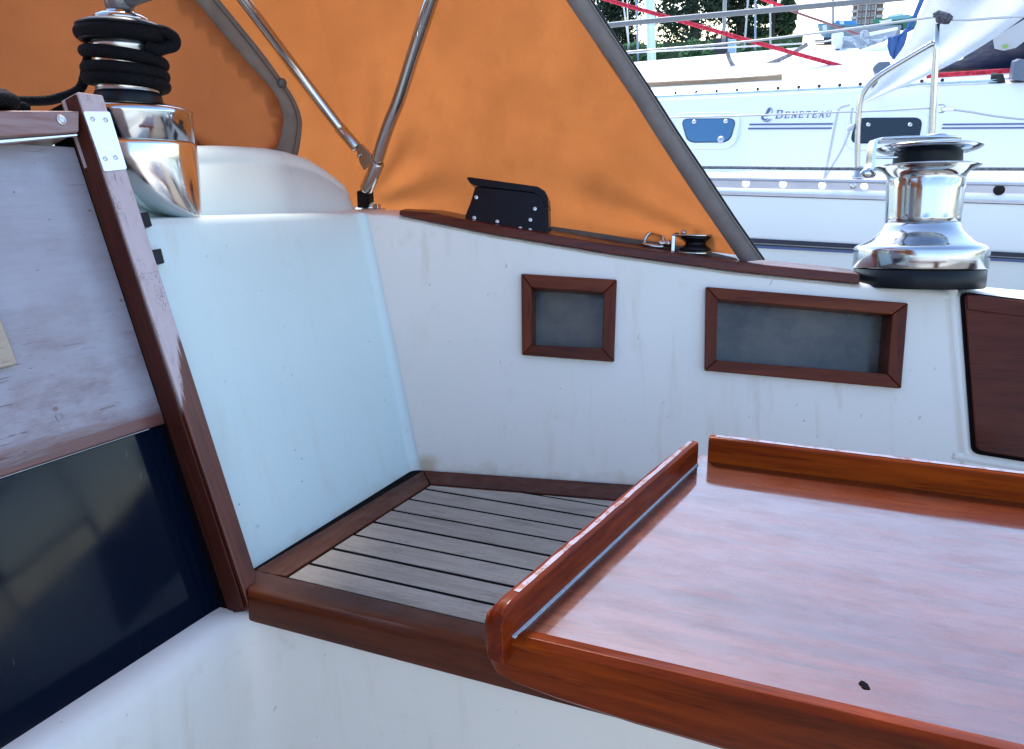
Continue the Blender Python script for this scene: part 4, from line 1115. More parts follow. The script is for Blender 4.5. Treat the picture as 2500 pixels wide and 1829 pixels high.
def P(name, mb, mat, par=None, **k): return mb.build(name, mat, par or yacht, M=WORLD, **k)
def hpt(x, y, off=0): return wy(x, y, YT) + V((0,-off,0))
# hull side
rowpx = lambda f0: [hpt(x, f0(x)) for x in (900,1400,1750,2100,2500,2900,3600,5600)]
f_rail_t = lambda x: 434 + (x-1742)*.0185
f_rail_b = lambda x: 457 + (x-1757)*.0200
f_line = lambda x: 473 + (x-1767)*.031
v = []; f = []
XSN = (900,1400,1750,2100,2500,2900,3600,5600); n = len(XSN)
lv = [(f_rail_b, 0), (lambda x: f_line(x)-3, .03), (f_line, .03), (lambda x: f_line(x)+50, .035), (lambda x: f_line(x)+120, .03)]
for fn, off in lv:
    for x in XSN: v.append(hpt(x, fn(x), off))
for x in XSN: p = hpt(x, f_line(x)+120); v.append(V((p.x, YT+.12, -1.1)))
for x in XSN: p = hpt(x, f_line(x)+120); v.append(V((p.x, YT+.5, -1.45)))
for j in range(len(lv)+1):
    for i in range(n-1): f.append((j*n+i, j*n+i+1, (j+1)*n+i+1, (j+1)*n+i))
make('hull', v, f, M_hullw, yacht, M=WORLD, smooth=True)
def hstrip(name, f0, f1, off, mat, x0=900, x1=5600, th=.004, nn=8):
    mb = MB()
    for i in range(nn):
        a, c = lerp(x0, x1, i/nn), lerp(x0, x1, (i+1)/nn)
        mb.quad(hpt(a, f0(a), off), hpt(c, f0(c), off), hpt(c, f1(c), off), hpt(a, f1(a), off))
    return P(name, mb, mat)
hstrip('rubbing_strake', lambda x: f_line(x)-9, lambda x: f_line(x)-1, .036, M_rail)
hstrip('strake_dark_line', lambda x: f_line(x)-1, lambda x: f_line(x)+1.2, .0365, plain('dark strake line', (.12,.11,.12)))  # thin dark strip along the lower edge of the strake
fs = lambda x: 577 + (x-1835)*.0535
hstrip('navy_stripe', fs, lambda x: fs(x)+11, .042, M_navy)
hstrip('thin_stripe', lambda x: fs(x)+13, lambda x: fs(x)+17, .042, M_navy)
hstrip('blue_stripe', lambda x: fs(x)+17.4, lambda x: fs(x)+23, .042, M_blue2)
# perforated toe rail: a flat bar with real round holes
holes = []
for hx, hy in ((1822,447), (1912,449), (2008,452), (2110,454.5), (2438,463)):
    holes.append([hpt(hx+9.5*math.cos(a), hy+9.5*math.sin(a), .012) for a in [2*math.pi*k/20 for k in range(20)]])
ou = [hpt(x, f_rail_t(x)+2, .012) for x in XSN] + [hpt(x, f_rail_b(x), .012) for x in reversed(XSN)]
toe = fill('toe_rail', ou, holes, M_rail, yacht, M=WORLD)
MB().tube([hpt(x, f_rail_t(x)+1, .012) for x in XSN], .008, 10).build('rail_bead', M_rail, toe, M=WORLD, smooth=True)
P('rail_plug', MB().lathe(hpt(2438,463,.010), (0,-1,0), [(.0200,0), (.0200,.006), (0,.007)], 20), M_black)
P('rail_bolt', MB().lathe(hpt(2083,452,.012), (0,-1,0), [(.013,0), (.013,.004), (.008,.006), (.007,.012), (0,.012)], 16), M_dull)
# deck and cabin
zd = hpt(1900, f_rail_b(1900)).z + .012
deck0 = wy(1900, 405, YT+.42)
v = [V((-4.2,YT+.02,zd)), V((4.2,YT+.02,zd-.03)), V((4.2,YT+.5,zd)), V((-4.2,YT+.5,zd+.03))]
make('side_deck', v, [(0,1,2,3)], M_deckw, yacht, M=WORLD)
Q1 = wy(1500, 404, YT+.40); Q2 = wy(2500, 410, YT+.40); Q3 = wy(1900, 226, YT+.62)
NCB = (Q2-Q1).cross(Q3-Q1).normalized(); NCB = NCB if NCB.y < 0 else -NCB
def cb(x, y, off=0): return wpl(x, y, Q1+NCB*off, NCB)
XC = (1150,1500,1750,2000,2250,2500,2800,3600,4600)
v = []; f = []; n = len(XC)
ftr = lambda x: 236 - (x-1620)*.0475
frf = lambda x: interp([900,1570,1930,2100,2500,2900], [200,151,117,104,92,85], x)
for x in XC: p = cb(x, 420, 0); v.append(p)
for x in XC: v.append(cb(x, ftr(x)+8))
for x in XC: v.append(wy(x, ftr(x)-2, YT+.72))
for x in XC: v.append(wy(x, lerp(ftr(x), frf(x), .55), YT+1.0))
for x in XC: v.append(wy(x, frf(x), YT+1.7))
for x in XC: p = wy(x, frf(x), YT+1.7); v.append(V((p.x, YT+2.6, p.z-.06)))
for x in XC: p = wy(x, frf(x), YT+1.7); v.append(V((p.x, YT+3.0, p.z-.5)))
for j in range(6):
    for i in range(n-1): f.append((j*n+i, j*n+i+1, (j+1)*n+i+1, (j+1)*n+i))
make('coachroof', v, f, M_deckw, yacht, M=WORLD, smooth=False)
# port lights
def portlight(glass, framep, inner2, mat, screws):
    w = MB().prism(rounded([cb(*p, .004) for p in framep], .07, 8), NCB*.010).build('window', plain('white window moulding', (.74,.80,.83), .4, scale=9, noise_amt=.03), yacht, M=WORLD, bevel=.006, seg=3)
    MB().prism(rounded([cb(*p, .0142) for p in inner2], .05, 8), NCB*.0018).build('window_rim', M_deckw, w, M=WORLD)
    MB().prism(rounded([cb(*p, .0162) for p in outset4(glass, 2)], .042, 8), NCB*.0015).build('seal', M_navy, w, M=WORLD)
    MB().prism(rounded([cb(*p, .0179) for p in glass], .04, 8), NCB*.003).build('pane', mat, w, M=WORLD)
    for s in screws: MB().lathe(cb(*s[:2], .0212), NCB, [(s[2],0), (s[2],.003), (s[2]*.6,.006), (0,.006)], 14).build('pane_screw', M_dull, w, M=WORLD)
def outset4(px, k):
    mx = sum(p[0] for p in px)/len(px); my = sum(p[1] for p in px)/len(px)
    return [(p[0]+k*(1 if p[0] > mx else -1), p[1]+k*(1 if p[1] > my else -1)) for p in px]
portlight([(1664,292), (1797,291), (1780,346), (1680,347)], [(1640,277), (1814,275), (1796,364), (1655,366)], [(1646,281), (1809,279), (1791,360), (1660,361)], M_glass1, [(1695,298,.011), (1772,297,.011), (1760,341,.017)])
portlight([(2092,290), (2252,289), (2240,348), (2076,349)], [(2070,272), (2274,270), (2258,366), (2060,368)], [(2076,276), (2269,274), (2253,361), (2066,363)], M_glass2, [(2120,305,.009), (2222,305,.009)])
for a, c in (((1830,302), (2034,300.5)), ((1827,312), (2031,311)), ((2302,302), (2700,299)), ((2300,311), (2700,309))):
    P('cove_stripe', MB().quad(cb(*a,.004), cb(*c,.004), cb(c[0]-1,c[1]+4,.004), cb(a[0]-1,a[1]+4,.004)), M_print)
# lettering: slab-serif italic capitals drawn stroke by stroke
GL = {
 'B': ([((.15,0),(.15,1),.17), ((.0,1),(.6,1),.10), ((.0,0),(.65,0),.10), ((.15,.54),(.62,.54),.10), ((.6,1),(.82,.9),.12), ((.82,.9),(.82,.66),.15), ((.82,.66),(.6,.54),.11), ((.62,.54),(.92,.42),.11), ((.92,.42),(.92,.14),.16), ((.92,.14),(.62,0),.11)], 1.0),
 'E': ([((.15,0),(.15,1),.17), ((.0,1),(.8,1),.11), ((.0,0),(.85,0),.11), ((.15,.52),(.6,.52),.10), ((.8,1),(.8,.80),.10), ((.85,0),(.85,.22),.10), ((.6,.64),(.6,.40),.08)], .92),
 'N': ([((.13,0),(.13,1),.13), ((.13,1),(.85,0),.18), ((.85,0),(.85,1),.13), ((.0,1),(.3,1),.09), ((.0,0),(.3,0),.09), ((.70,1),(1.0,1),.09)], 1.02),
 'T': ([((.45,0),(.45,1),.18), ((.0,1),(.9,1),.11), ((.0,1),(.0,.78),.10), ((.9,1),(.9,.78),.10), ((.25,0),(.65,0),.09)], .95),
 'A': ([((.05,0),(.45,1),.11), ((.45,1),(.85,0),.18), ((.2,.36),(.7,.36),.09), ((-.08,0),(.22,0),.09), ((.68,0),(1.0,0),.09)], 1.0),
 'U': ([((.15,1),(.15,.28),.17), ((.15,.28),(.3,.03),.13), ((.3,.03),(.65,.03),.11), ((.65,.03),(.8,.28),.11), ((.8,.28),(.8,1),.12), ((.0,1),(.32,1),.09), ((.66,1),(.96,1),.09)], .98)}
def letter(ch, x0, yb, wd, ht, name='letter'):
    strokes, _ = GL[ch]; mb = MB(); q = 0
    for (a, c, th) in strokes:
        q += 1
        def px(u_, v_): return cb(x0 + u_*wd + v_*ht*.24, yb - v_*ht, .004+.0002*q)
        d = V((c[0]-a[0], c[1]-a[1], 0)); asp = ht/wd
        dn = V((d.x, d.y*asp, 0)).normalized(); nn = V((-dn.y, dn.x/asp*1.0, 0))*th*.62
        ex = V((dn.x, dn.y/asp, 0))*th*.25
        pts = [(a[0]-ex.x+nn.x, a[1]-ex.y+nn.y), (c[0]+ex.x+nn.x, c[1]+ex.y+nn.y), (c[0]+ex.x-nn.x, c[1]+ex.y-nn.y), (a[0]-ex.x-nn.x, a[1]-ex.y-nn.y)]
        mb.quad(*[px(*p) for p in pts])
    P(name, mb, M_print)
letter('B', 1893, 288.4, 16, 19)
xx = 1915.0
for i, ch in enumerate('ENETEAU'):
    yb = lerp(288, 286, i/6); letter(ch, xx, yb, 12.2, 14.6); xx += 16.6 if ch != 'N' else 17.6
# emblem: curled crest of crescents
def z6(x, y): return (1450+x/3.755, y/3.755)
def emb(pts, mat): P('emblem', MB().add([cb(*z6(*p), .004) for p in pts], [tuple(range(len(pts)))]), mat)
emb([(1562,1058), (1578,1030), (1590,1003), (1605,985), (1622,992), (1618,1012), (1600,1038), (1588,1052), (1600,1062), (1572,1068)], M_print)
emb([(1610,983), (1632,990), (1641,1012), (1637,1038), (1620,1062), (1606,1066), (1624,1042), (1629,1016), (1622,996)], M_print2)
emb([(1532,1068), (1560,1060), (1552,1082), (1572,1092), (1600,1084), (1580,1104), (1552,1104), (1534,1090)], M_print)
emb([(1552,1108), (1585,1108), (1612,1088), (1618,1092), (1592,1114), (1565,1116)], M_print)
emb([(1572,1119), (1600,1112), (1628,1090), (1636,1094), (1610,1116), (1588,1122)], M_print2)
# track, handrail, ropes on the coachroof
tk = [wy(x, ftr(x)-4, YT+.66) for x in (1150,1620,2105,2440)]
mb = MB()
for a, c in zip(tk[:-1], tk[1:]):
    mb.prism([a+V((0,-.015,-.012)), c+V((0,-.015,-.012)), c+V((0,.015,.004)), a+V((0,.015,.004))], (0,-.006,.012))
P('sheet_track', mb, M_track)
for i in range(14):
    x = 1650+i*50
    if x > 2400: break
    P('track_bolt', MB().lathe(wy(x, ftr(x)-5, YT+.64)+V((0,-.004,.004)), (0,-.8,.5), [(.008,0), (.008,.004), (0,.005)], 8), M_dark)
P('track_stop', MB().tube([wy(2418,190,YT+.66), wy(2440,192,YT+.66), wy(2441,204,YT+.66)], .022, 12), M_dark, smooth=True)
hr = [wy(1300,222,YT+.86), wy(1640,205,YT+.86), wy(1800,197.5,YT+.86), wy(1880,193,YT+.86), wy(1908,191,YT+.86)]
P('handrail', MB().tube(hr, [.016,.016,.017,.020,.022], 8), M_oldteak)
rp = [(1776,128), (1780,142), (1788,158), (1800,166), (1830,167), (1870,158), (1920,138), (1955,118), (1972,108)]
P('deck_rope', MB().tube(smooth_path([wy(x, y, YT+1.2) for x, y in rp], 5), .011, 8), rope_mat('grey mooring rope', (.20,.20,.21), scale=60), smooth=True)
# stanchion with a bent gate brace, lifelines
st_ = thing('stanchion', 'steel gate stanchion with curved brace standing on the neighbouring toe rail', 'stanchion', hpt(2085,437), M=WORLD)
YS = YT+.03
def ws(x, y, dy=0): return wy(x, y, YS+dy)
MB().tube([ws(2262,470), ws(2275,320), ws(2281,200), ws(2286,120), ws(2288,58)], [.0125,.0125,.0125,.011,.0095], 14).build('post', M_steel, st_, M=WORLD, smooth=True)
MB().tube(smooth_path([ws(2093,425), ws(2094,330), ws(2099,255), ws(2112,220), ws(2142,188), ws(2210,145), ws(2280,104)], 6), .011, 12).build('brace', M_steel, st_, M=WORLD, smooth=True)
MB().lathe(ws(2093,437), (0,0,1), [(.024,0), (.024,.012), (.0165,.018), (.0165,.05)], 18).build('socket', M_steel, st_, M=WORLD, smooth=True)
mb = MB(); 
pts = [ws(2284,46), ws(2296,42), ws(2312,46), ws(2322,50)]; mb.tube(pts, [.014,.022,.020,.014], 12); mb.tube([ws(2278,38), ws(2290,34), ws(2304,38)], [.008,.014,.010], 10)
mb.build('lashing', rope_mat('dark lashing', (.09,.085,.10), scale=120), st_, M=WORLD, smooth=True)
MB().tube([ws(2291,256), ws(2303,256), ws(2312,264), ws(2303,274), ws(2291,275)], .0035, 8).build('wire_eye', M_dull, st_, M=WORLD)
MB().box(ws(2313,266), V((.022,0,0)), V((0,.008,0)), V((0,0,.009))).build('pelican_hook', M_dull, st_, M=WORLD, bevel=.003)
M_wire = chrome('wire', (.55,.55,.57), .35, .1)
def line(name, label, px, r, mat, Yd, cat='wire', n=7, sub=5, grp=None):
    ob = MB().tube(smooth_path([wy(x, y, Yd if not isinstance(Yd, (list,tuple)) else lerp(Yd[0], Yd[1], i/(len(px)-1))) for i, (x, y) in enumerate(px)], sub), r, n).build(name, mat, M=WORLD, smooth=True)
    return tag(ob, label, cat, grp)
line('lifeline', 'thin upper lifeline running to the top of the stanchion', [(1380,142), (1555,125), (1800,104), (2050,74), (2240,47), (2280,42)], .0045, M_wire, YS)
line('lifeline', 'thin upper lifeline right of the stanchion lashing', [(2322,48), (2362,49), (2430,44), (2520,39), (2700,32)], .0045, M_wire, YS)
line('lifeline', 'thin middle lifeline crossing in front of the lettering', [(1300,292), (1650,287), (1870,281), (2055,274), (2100,273), (2280,264)], .0035, M_wire, YS)
line('lifeline', 'thin middle lifeline sagging right of the stanchion', [(2318,267), (2370,274), (2430,284), (2520,293), (2700,300)], .004, M_wire, YS)
line('mooring_line', 'grey twisted rope running level above the toe rail', [(1300,409), (1720,409), (1900,411), (2090,412.5), (2350,412.5), (2700,414)], .006, rope_mat('grey twisted rope', (.16,.16,.17), scale=90), YT-.35, 'rope')
line('wire_shroud', 'thick grey wire sloping up above the coachroof', [(1380,74), (1520,58), (1700,41), (1930,20), (2160,-1), (2500,-32)], .013, plain('grey coated wire', (.20,.20,.21), .5), YT+.5, 'wire')
line('second_wire', 'thin wire just below the upper lifeline over the coachroof', [(1400,136), (1560,128), (1800,115), (1990,104), (2040,95)], .004, M_wire, YT+1.4)
M_red = rope_mat('red line', (.52,.035,.06), scale=70)
line('red_line', 'red rope sloping down across the coachroof', [(1420,-22), (1490,2), (1640,45), (1800,91), (1960,136), (2060,163), (2126,181)], .0105, M_red, YT+1.0, 'rope', 9)
line('red_line', 'red rope running level behind the stanchion post', [(2262,187), (2290,184), (2380,178), (2476,172)], .0105, M_red, YT+.75, 'rope', 9)
line('red_line', 'short red rope at the top beside the trees', [(1830,-16), (1862,-2), (1900,12), (1925,24)], .0105, M_red, YT+2.2, 'rope', 8)
line('dark_line', 'dull dark red line from the short red rope down to the far boats', [(1925,24), (1965,38), (2040,64), (2100,86)], .008, plain('dull red line', (.20,.08,.09), .7), YT+2.2, 'rope', 7)
# dodger of the neighbour, white cloth, bag
M_nv = plain('navy canvas', (.006,.010,.028), .8, scale=40, noise_amt=.2, bmp=.1, spec=.05)
def yw(x, y, Y): return wy(x, y, Y)
nh = thing('navy_hood', 'dark navy canvas hood with a clear plastic window on the yacht', 'sprayhood', yw(2400,165,YT+1.4), M=WORLD)
v = []; f = []
ys_ = []
for i in range(13):
    x = 2270+i*40; topy = interp([2270,2330,2400,2500,2760], [166,140,98,25,-60], x)
    for k in range(7):
        t = k/6; v.append(yw(x, lerp(168-(x-2300)*.006, topy, t), YT+.80+.55*t*t))
for i in range(12):
    for k in range(6): f.append((i*7+k, (i+1)*7+k, (i+1)*7+k+1, i*7+k+1))
make('hood_side', v, f, M_nv, nh, M=WORLD, smooth=True)
wv_ = [(2424,95), (2460,72), (2500,48), (2530,30), (2534,70), (2505,98), (2480,117), (2450,124), (2428,119)]
make('hood_window', [yw(x, y, YT+.82) for x, y in wv_], [tuple(range(9))], plain('clear vinyl', (.42,.45,.50), .2, scale=6), nh, M=WORLD)
make('window_sticker', [yw(x, y, YT+.815) for x, y in ((2446,112), (2454,108), (2462,111), (2460,117), (2449,118))], [(0,1,2,3,4)], plain('green sticker', (.22,.45,.08)), nh, M=WORLD)
# white cloth hung diagonally
clo = thing('white_cloth', 'large white sailcloth hanging diagonally in front of the navy hood', 'sailcloth', yw(2110,235,YT+.55), M=WORLD)
Lp = [(2290,-60), (2262,0), (2222,90), (2180,150), (2148,196), (2104,248)]
Rp = [(2620,-60), (2560,0), (2500,42), (2420,98), (2300,168), (2112,252)]
v = []; f = []
nL = 24; nK = 14
Ls = smooth_path([V((x, y, 0)) for x, y in Lp], 5); Rs = smooth_path([V((x, y, 0)) for x, y in Rp], 5)
for i in range(len(Ls)):
    for k in range(nK+1):
        t = k/nK; p = lerp(Ls[i], Rs[i], t)
        q = yw(p.x, p.y, YT+.55+.05*math.sin(t*9+i*.05)*(1-i/len(Ls))); v.append(q)
for i in range(len(Ls)-1):
    for k in range(nK): f.append((i*(nK+1)+k, i*(nK+1)+k+1, (i+1)*(nK+1)+k+1, (i+1)*(nK+1)+k))
make('cloth', v, f, canvas('white sailcloth', (.80,.83,.84), .35), clo, M=WORLD, smooth=True)
MB().tube(smooth_path([yw(x, y, YT+.56) for x, y in ((2104,250), (2150,230), (2200,214), (2240,207), (2262,199))], 4), .003, 6).build('sheet_cord', M_wire, clo, M=WORLD)
# blue strap and folded blue cover
bl = thing('blue_cover', 'blue folded canvas cover hanging on a strap left of the white sailcloth', 'canvas cover', yw(2190,145,YT+.9), M=WORLD)
M_bluec = plain('blue canvas', (.045,.12,.33), .75, scale=30, noise_amt=.25, bmp=.3)
def slab(px, Yd, th, mat, name, par, dz=0):
    return MB().prism([yw(x, y, Yd) for x, y in px], (0,th,0)).build(name, mat, par, M=WORLD, bevel=.004)
v = []; f = []
La = [(2206,74), (2196,86), (2167,92), (2166,112), (2172,136), (2180,142)]; Ra = [(2236,66), (2214,78), (2212,92), (2206,110), (2192,132), (2184,146)]
for i in range(6):
    for k in range(9):
        t = k/8; p = yw(lerp(La[i][0], Ra[i][0], t), lerp(La[i][1], Ra[i][1], t), YT+.9); v.append(p + V((0,.006*math.sin(t*14),0)))
for i in range(5):
    for k in range(8): f.append((i*9+k, i*9+k+1, (i+1)*9+k+1, (i+1)*9+k))
ob = make('cover', v, f, M_bluec, bl, M=WORLD, smooth=True); so2 = ob.modifiers.new('thick', 'SOLIDIFY'); so2.thickness = .006
slab([(2252,-20), (2266,-20), (2240,40), (2222,78), (2208,76), (2226,44)], YT+.9, .01, M_bluec, 'strap', bl)
ob = slab([(2145,152), (2172,150), (2176,160), (2160,172), (2138,182), (2130,170), (2134,162)], YT+.8, .12, plain('blue grey fitting', (.10,.14,.20), .4), 'deck_fitting', yacht)
ob = slab([(2136,182), (2148,178), (2140,216), (2128,214)], YT+.62, .04, M_grey, 'fitting_leg', yacht)
ob = slab([(2478,150), (2492,144), (2510,146), (2520,200), (2470,195), (2474,170)], YT+.6, .10, plain('slate plastic', (.10,.13,.19), .4), 'winch_cover', yacht)
# grey beam with white junction box and rope (on the coachroof)
bw = thing('white_box', 'white plastic box with a grey beam and looped rope on the coachroof', 'box', yw(2045,135,YT+1.5), M=WORLD)
slab([(2030,83), (2058,78), (2058,108), (2054,112), (2054,136), (2038,137), (2038,114), (2030,108)], YT+1.5, .10, plain('white plastic', (.72,.74,.78), .4), 'box_body', bw)
slab([(2040,120), (2050,119), (2050,131), (2040,132)], YT+1.494, .004, M_dark, 'socket', bw)
slab([(2056,92), (2190,70), (2186,86), (2160,100), (2120,115), (2056,134)], YT+1.56, .06, plain('grey beam', (.35,.40,.46), .5), 'beam', bw)
slab([(2100,84), (2192,66), (2192,73), (2100,94)], YT+1.55, .06, M_deckw, 'beam_top', bw)
MB().tube(smooth_path([yw(x, y, YT+1.47) for x, y in ((2058,93), (2078,97), (2096,112), (2106,118), (2118,110), (2120,90), (2112,78), (2104,84), (2120,100), (2150,100), (2166,92))], 6), .010, 8).build('looped_rope', rope_mat('pale rope', (.38,.42,.46), scale=80), bw, M=WORLD, smooth=True)
slab([(2060,145), (2075,132), (2130,110), (2168,108), (2172,140), (2178,158), (2086,164), (2064,160)], YT+1.4, .3, M_deckw, 'hatch_hump', yacht)
# cords of a fender cloth at the toe rail
line('tie_line', 'longer thin white cord tied down to the toe rail', [(2075,256), (2050,264), (2042,290), (2030,350), (2018,410), (2009,446)], .006, plain('white cord', (.6,.62,.68), .7), YT+.06, 'cord')
line('tie_line', 'shorter thin white cord slanting to the toe rail beside the longer one', [(2082,262), (2078,285), (2076,312), (2058,360), (2030,408), (2012,440)], .005, plain('white cord thin', (.6,.62,.68), .7), YT+.05, 'cord')
P('cord_knot', MB().tube([ws(2068,318), ws(2078,312), ws(2084,306)], [.005,.014,.006], 8), plain('knot', (.6,.62,.68), .7))

# ================================================================== quay, trees and far things
ground = structure(make('ground', [V((-900,22,-.75)), V((900,22,-.75)), V((900,1500,-.75)), V((-900,1500,-.75))], [(0,1,2,3)], plain('quay grass and gravel', (.22,.22,.19), .9, scale=.3), M=WORLD))
structure(make('quay_wall', *prism([V((-900,22,-.75)), V((900,22,-.75)), V((900,21.9,-3)), V((-900,21.9,-3))], (0,.3,0)), plain('quay concrete', (.3,.3,.29), .9), M=WORLD))
mw, ns, ls, b = newmat('harbour water'); b.inputs['Base Color'].default_value = (.03,.05,.055,1); setp(b, Roughness=.08, IOR=1.33)
bump(ns, ls, b, noise_tex(ns, ls, coords(ns), 2.2, 4), .35, .08)
structure(make('water', [V((-900,-900,-1.3)), V((900,-900,-1.3)), V((900,22,-1.3)), V((-900,22,-1.3))], [(0,1,2,3)], mw, M=WORLD))

def leafmat(name, c):
    m, ns, ls, b = newmat(name); out = ns['Material Output']
    g = N(ns, 'ShaderNodeObjectInfo'); co = coords(ns)
    col = mixc(ns, ls, noise_tex(ns, ls, co, 1.4, 3), tuple(x*.5 for x in c), tuple(x*1.6 for x in c))
    ls.new(col, b.inputs['Base Color']); setp(b, Roughness=.6)
    t = N(ns, 'ShaderNodeBsdfTranslucent'); ls.new(col, t.inputs[0]); mx = N(ns, 'ShaderNodeMixShader'); mx.inputs[0].default_value = .25
    ls.new(b.outputs[0], mx.inputs[1]); ls.new(t.outputs[0], mx.inputs[2]); ls.new(mx.outputs[0], out.inputs[0])
    return m
M_leaf = leafmat('dark conifer leaves', (.030,.055,.030)); M_leaf2 = leafmat('mid green leaves', (.045,.085,.035)); M_hedge = leafmat('hedge leaves', (.12,.25,.10))
M_bark = plain('bark', (.07,.055,.045), .9)
def leaves(mb, c, r, n, size, rng, squash=1.0):
    for _ in range(n):
        while True:
            d = V((rng.uniform(-1,1), rng.uniform(-1,1), rng.uniform(-1,1)))
            if .25 < d.length < 1: break
        p = c + V((d.x*r, d.y*r, d.z*r*squash))
        a = V((rng.gauss(0,1), rng.gauss(0,1), rng.gauss(0,1))).normalized(); b2 = a.cross(V((rng.gauss(0,1), rng.gauss(0,1), rng.gauss(0,1)))).normalized()
        s = size*rng.uniform(.6,1.4)
        mb.quad(p-a*s, p-b2*s*.45, p+a*s, p+b2*s*.45)
def tree(px, py_base, Y, w_px, h, label, mat, seed, dens=1.0, gap=.0):
    rng = random.Random(seed); base = wy(px, py_base, Y); base.z = -.75
    k = Y*1.05/FPX; w = w_px*k/2
    t = thing('tree', label, 'tree', base, M=WORLD, group='dark trees behind the hedge')
    mb = MB(); mb.tube([base, base+V((.05,0,h*.4)), base+V((-.05,.05,h*.95))], [w*.10, w*.07, .03], 8)
    for i in range(7):
        a = rng.uniform(0, 6.28); z0 = h*(.2+.1*i); mb.tube([base+V((0,0,z0)), base+V((math.cos(a)*w*.7, math.sin(a)*w*.7, z0+.4*w))], [w*.04, .015], 5)
    mb.build('trunk', M_bark, t, M=WORLD)
    mb = MB()
    for i in range(int(60*dens)):
        z = rng.uniform(.10, 1.0)*h; rw = w*(1-.35*(z/h))*rng.uniform(.55,.98); a = rng.uniform(0, 6.28)
        c = base + V((math.cos(a)*rw*.72, math.sin(a)*rw*.72, z))
        leaves(mb, c, w*rng.uniform(.28,.42), 300, .06*k*FPX/26, rng)
    mb.build('crown', mat, t, M=WORLD)
tree(1500, 140, 34, 190, 7.5, 'dark evergreen tree leftmost beside the sprayhood edge', M_leaf, 3)
tree(1690, 140, 33, 230, 8.5, 'broad dark evergreen tree behind the white mast', M_leaf, 5, 1.25)
tree(1800, 140, 36, 150, 8.5, 'dark evergreen tree second from the right end of the hedge', M_leaf, 11)
tree(1882, 140, 34, 105, 9.0, 'narrow mid green tree at the right end of the hedge', M_leaf2, 23, 1.1)
hg = thing('hedge', 'clipped green hedge behind the coachroof of the white yacht', 'hedge', wy(1700,150,27), M=WORLD)
mb = MB(); rng = random.Random(4)
for i in range(260):
    x = rng.uniform(1380,1955); c = wy(x, 128, 27); top_ = wy(x, 96 + (x-1540)*.012 + rng.uniform(-3,3), 27).z
    c.z = rng.uniform(-.75, top_-.18); c.y += rng.uniform(-.3,.3)
    leaves(mb, c, .24, 110, .055, rng)
mb.build('hedge_leaves', M_hedge, hg, M=WORLD)
a0, a1 = wy(1380,150,27.1), wy(1955,150,27.1)
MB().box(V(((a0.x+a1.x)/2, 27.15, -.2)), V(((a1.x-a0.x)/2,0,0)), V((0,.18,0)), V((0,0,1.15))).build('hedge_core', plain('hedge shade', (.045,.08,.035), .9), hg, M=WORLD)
# masts, posts and stays behind the yacht
def pole(name, label, cat, top, bot, wpx, Y, mat, n=12, grp=None):
    a, c = wy(*top, Y), wy(*bot, Y); d = (a-c)
    ob = MB().tube([c - d*.25, c, a, a+d*1.5], wpx*Y*1.06/FPX/2, n).build(name, mat, M=WORLD, smooth=True); return tag(ob, label, cat, grp)
M_mast = plain('white mast', (.62,.76,.80), .3, .2)
M_mastg = plain('grey mast', (.36,.35,.36), .4, .3)
pole('mast', 'thick pale mast standing in front of the hedge', 'mast', (1586,-10), (1591,150), 19, 9, M_mast)
pole('mast', 'grey mast in front of the dark trees', 'mast', (1770,-10), (1767,90), 8, 14, M_mastg)
pole('mast', 'thin pale blue mast left of the thick mast', 'mast', (1553,-10), (1557,118), 4.5, 12, plain('pale blue mast', (.35,.45,.60), .4))
pole('mast', 'thin pale blue mast right of the grey mast', 'mast', (1844,-10), (1844,98), 4, 12, plain('pale blue mast b', (.35,.45,.60), .4))
pole('stay', 'steel stay slanting beside the sprayhood edge', 'stay', (1519,-10), (1534,100), 3.5, 10, M_wire)
pole('stay', 'second steel stay beside the slanting stay', 'stay', (1531,-10), (1534,110), 3, 10.4, M_wire)
pole('chain', 'pale chain hanging left of the thin blue mast', 'chain', (1827,-10), (1819,95), 4, 8, plain('galvanised', (.45,.46,.48), .5, .3))
pole('chain', 'pale chain hanging right of the thin blue mast', 'chain', (1880,-10), (1881,112), 4, 8, plain('galvanised b', (.45,.46,.48), .5, .3))
ob = MB().prism([wy(x, y, 24) for x, y in ((1743,94), (1776,92), (1776,135), (1743,137))], (0,.4,0)).build('dark_post', plain('dark timber post', (.05,.045,.055), .8), M=WORLD, bevel=.02); tag(ob, 'dark timber post standing against the hedge', 'post')
ob = MB().prism([wy(x, y, 13) for x, y in ((1777,95), (1795,97), (1795,132), (1776,131))], (0,.12,0)).build('pale_blue_box', plain('pale blue box', (.40,.60,.75), .5), M=WORLD, bevel=.01); tag(ob, 'pale blue box beside the dark post', 'box')
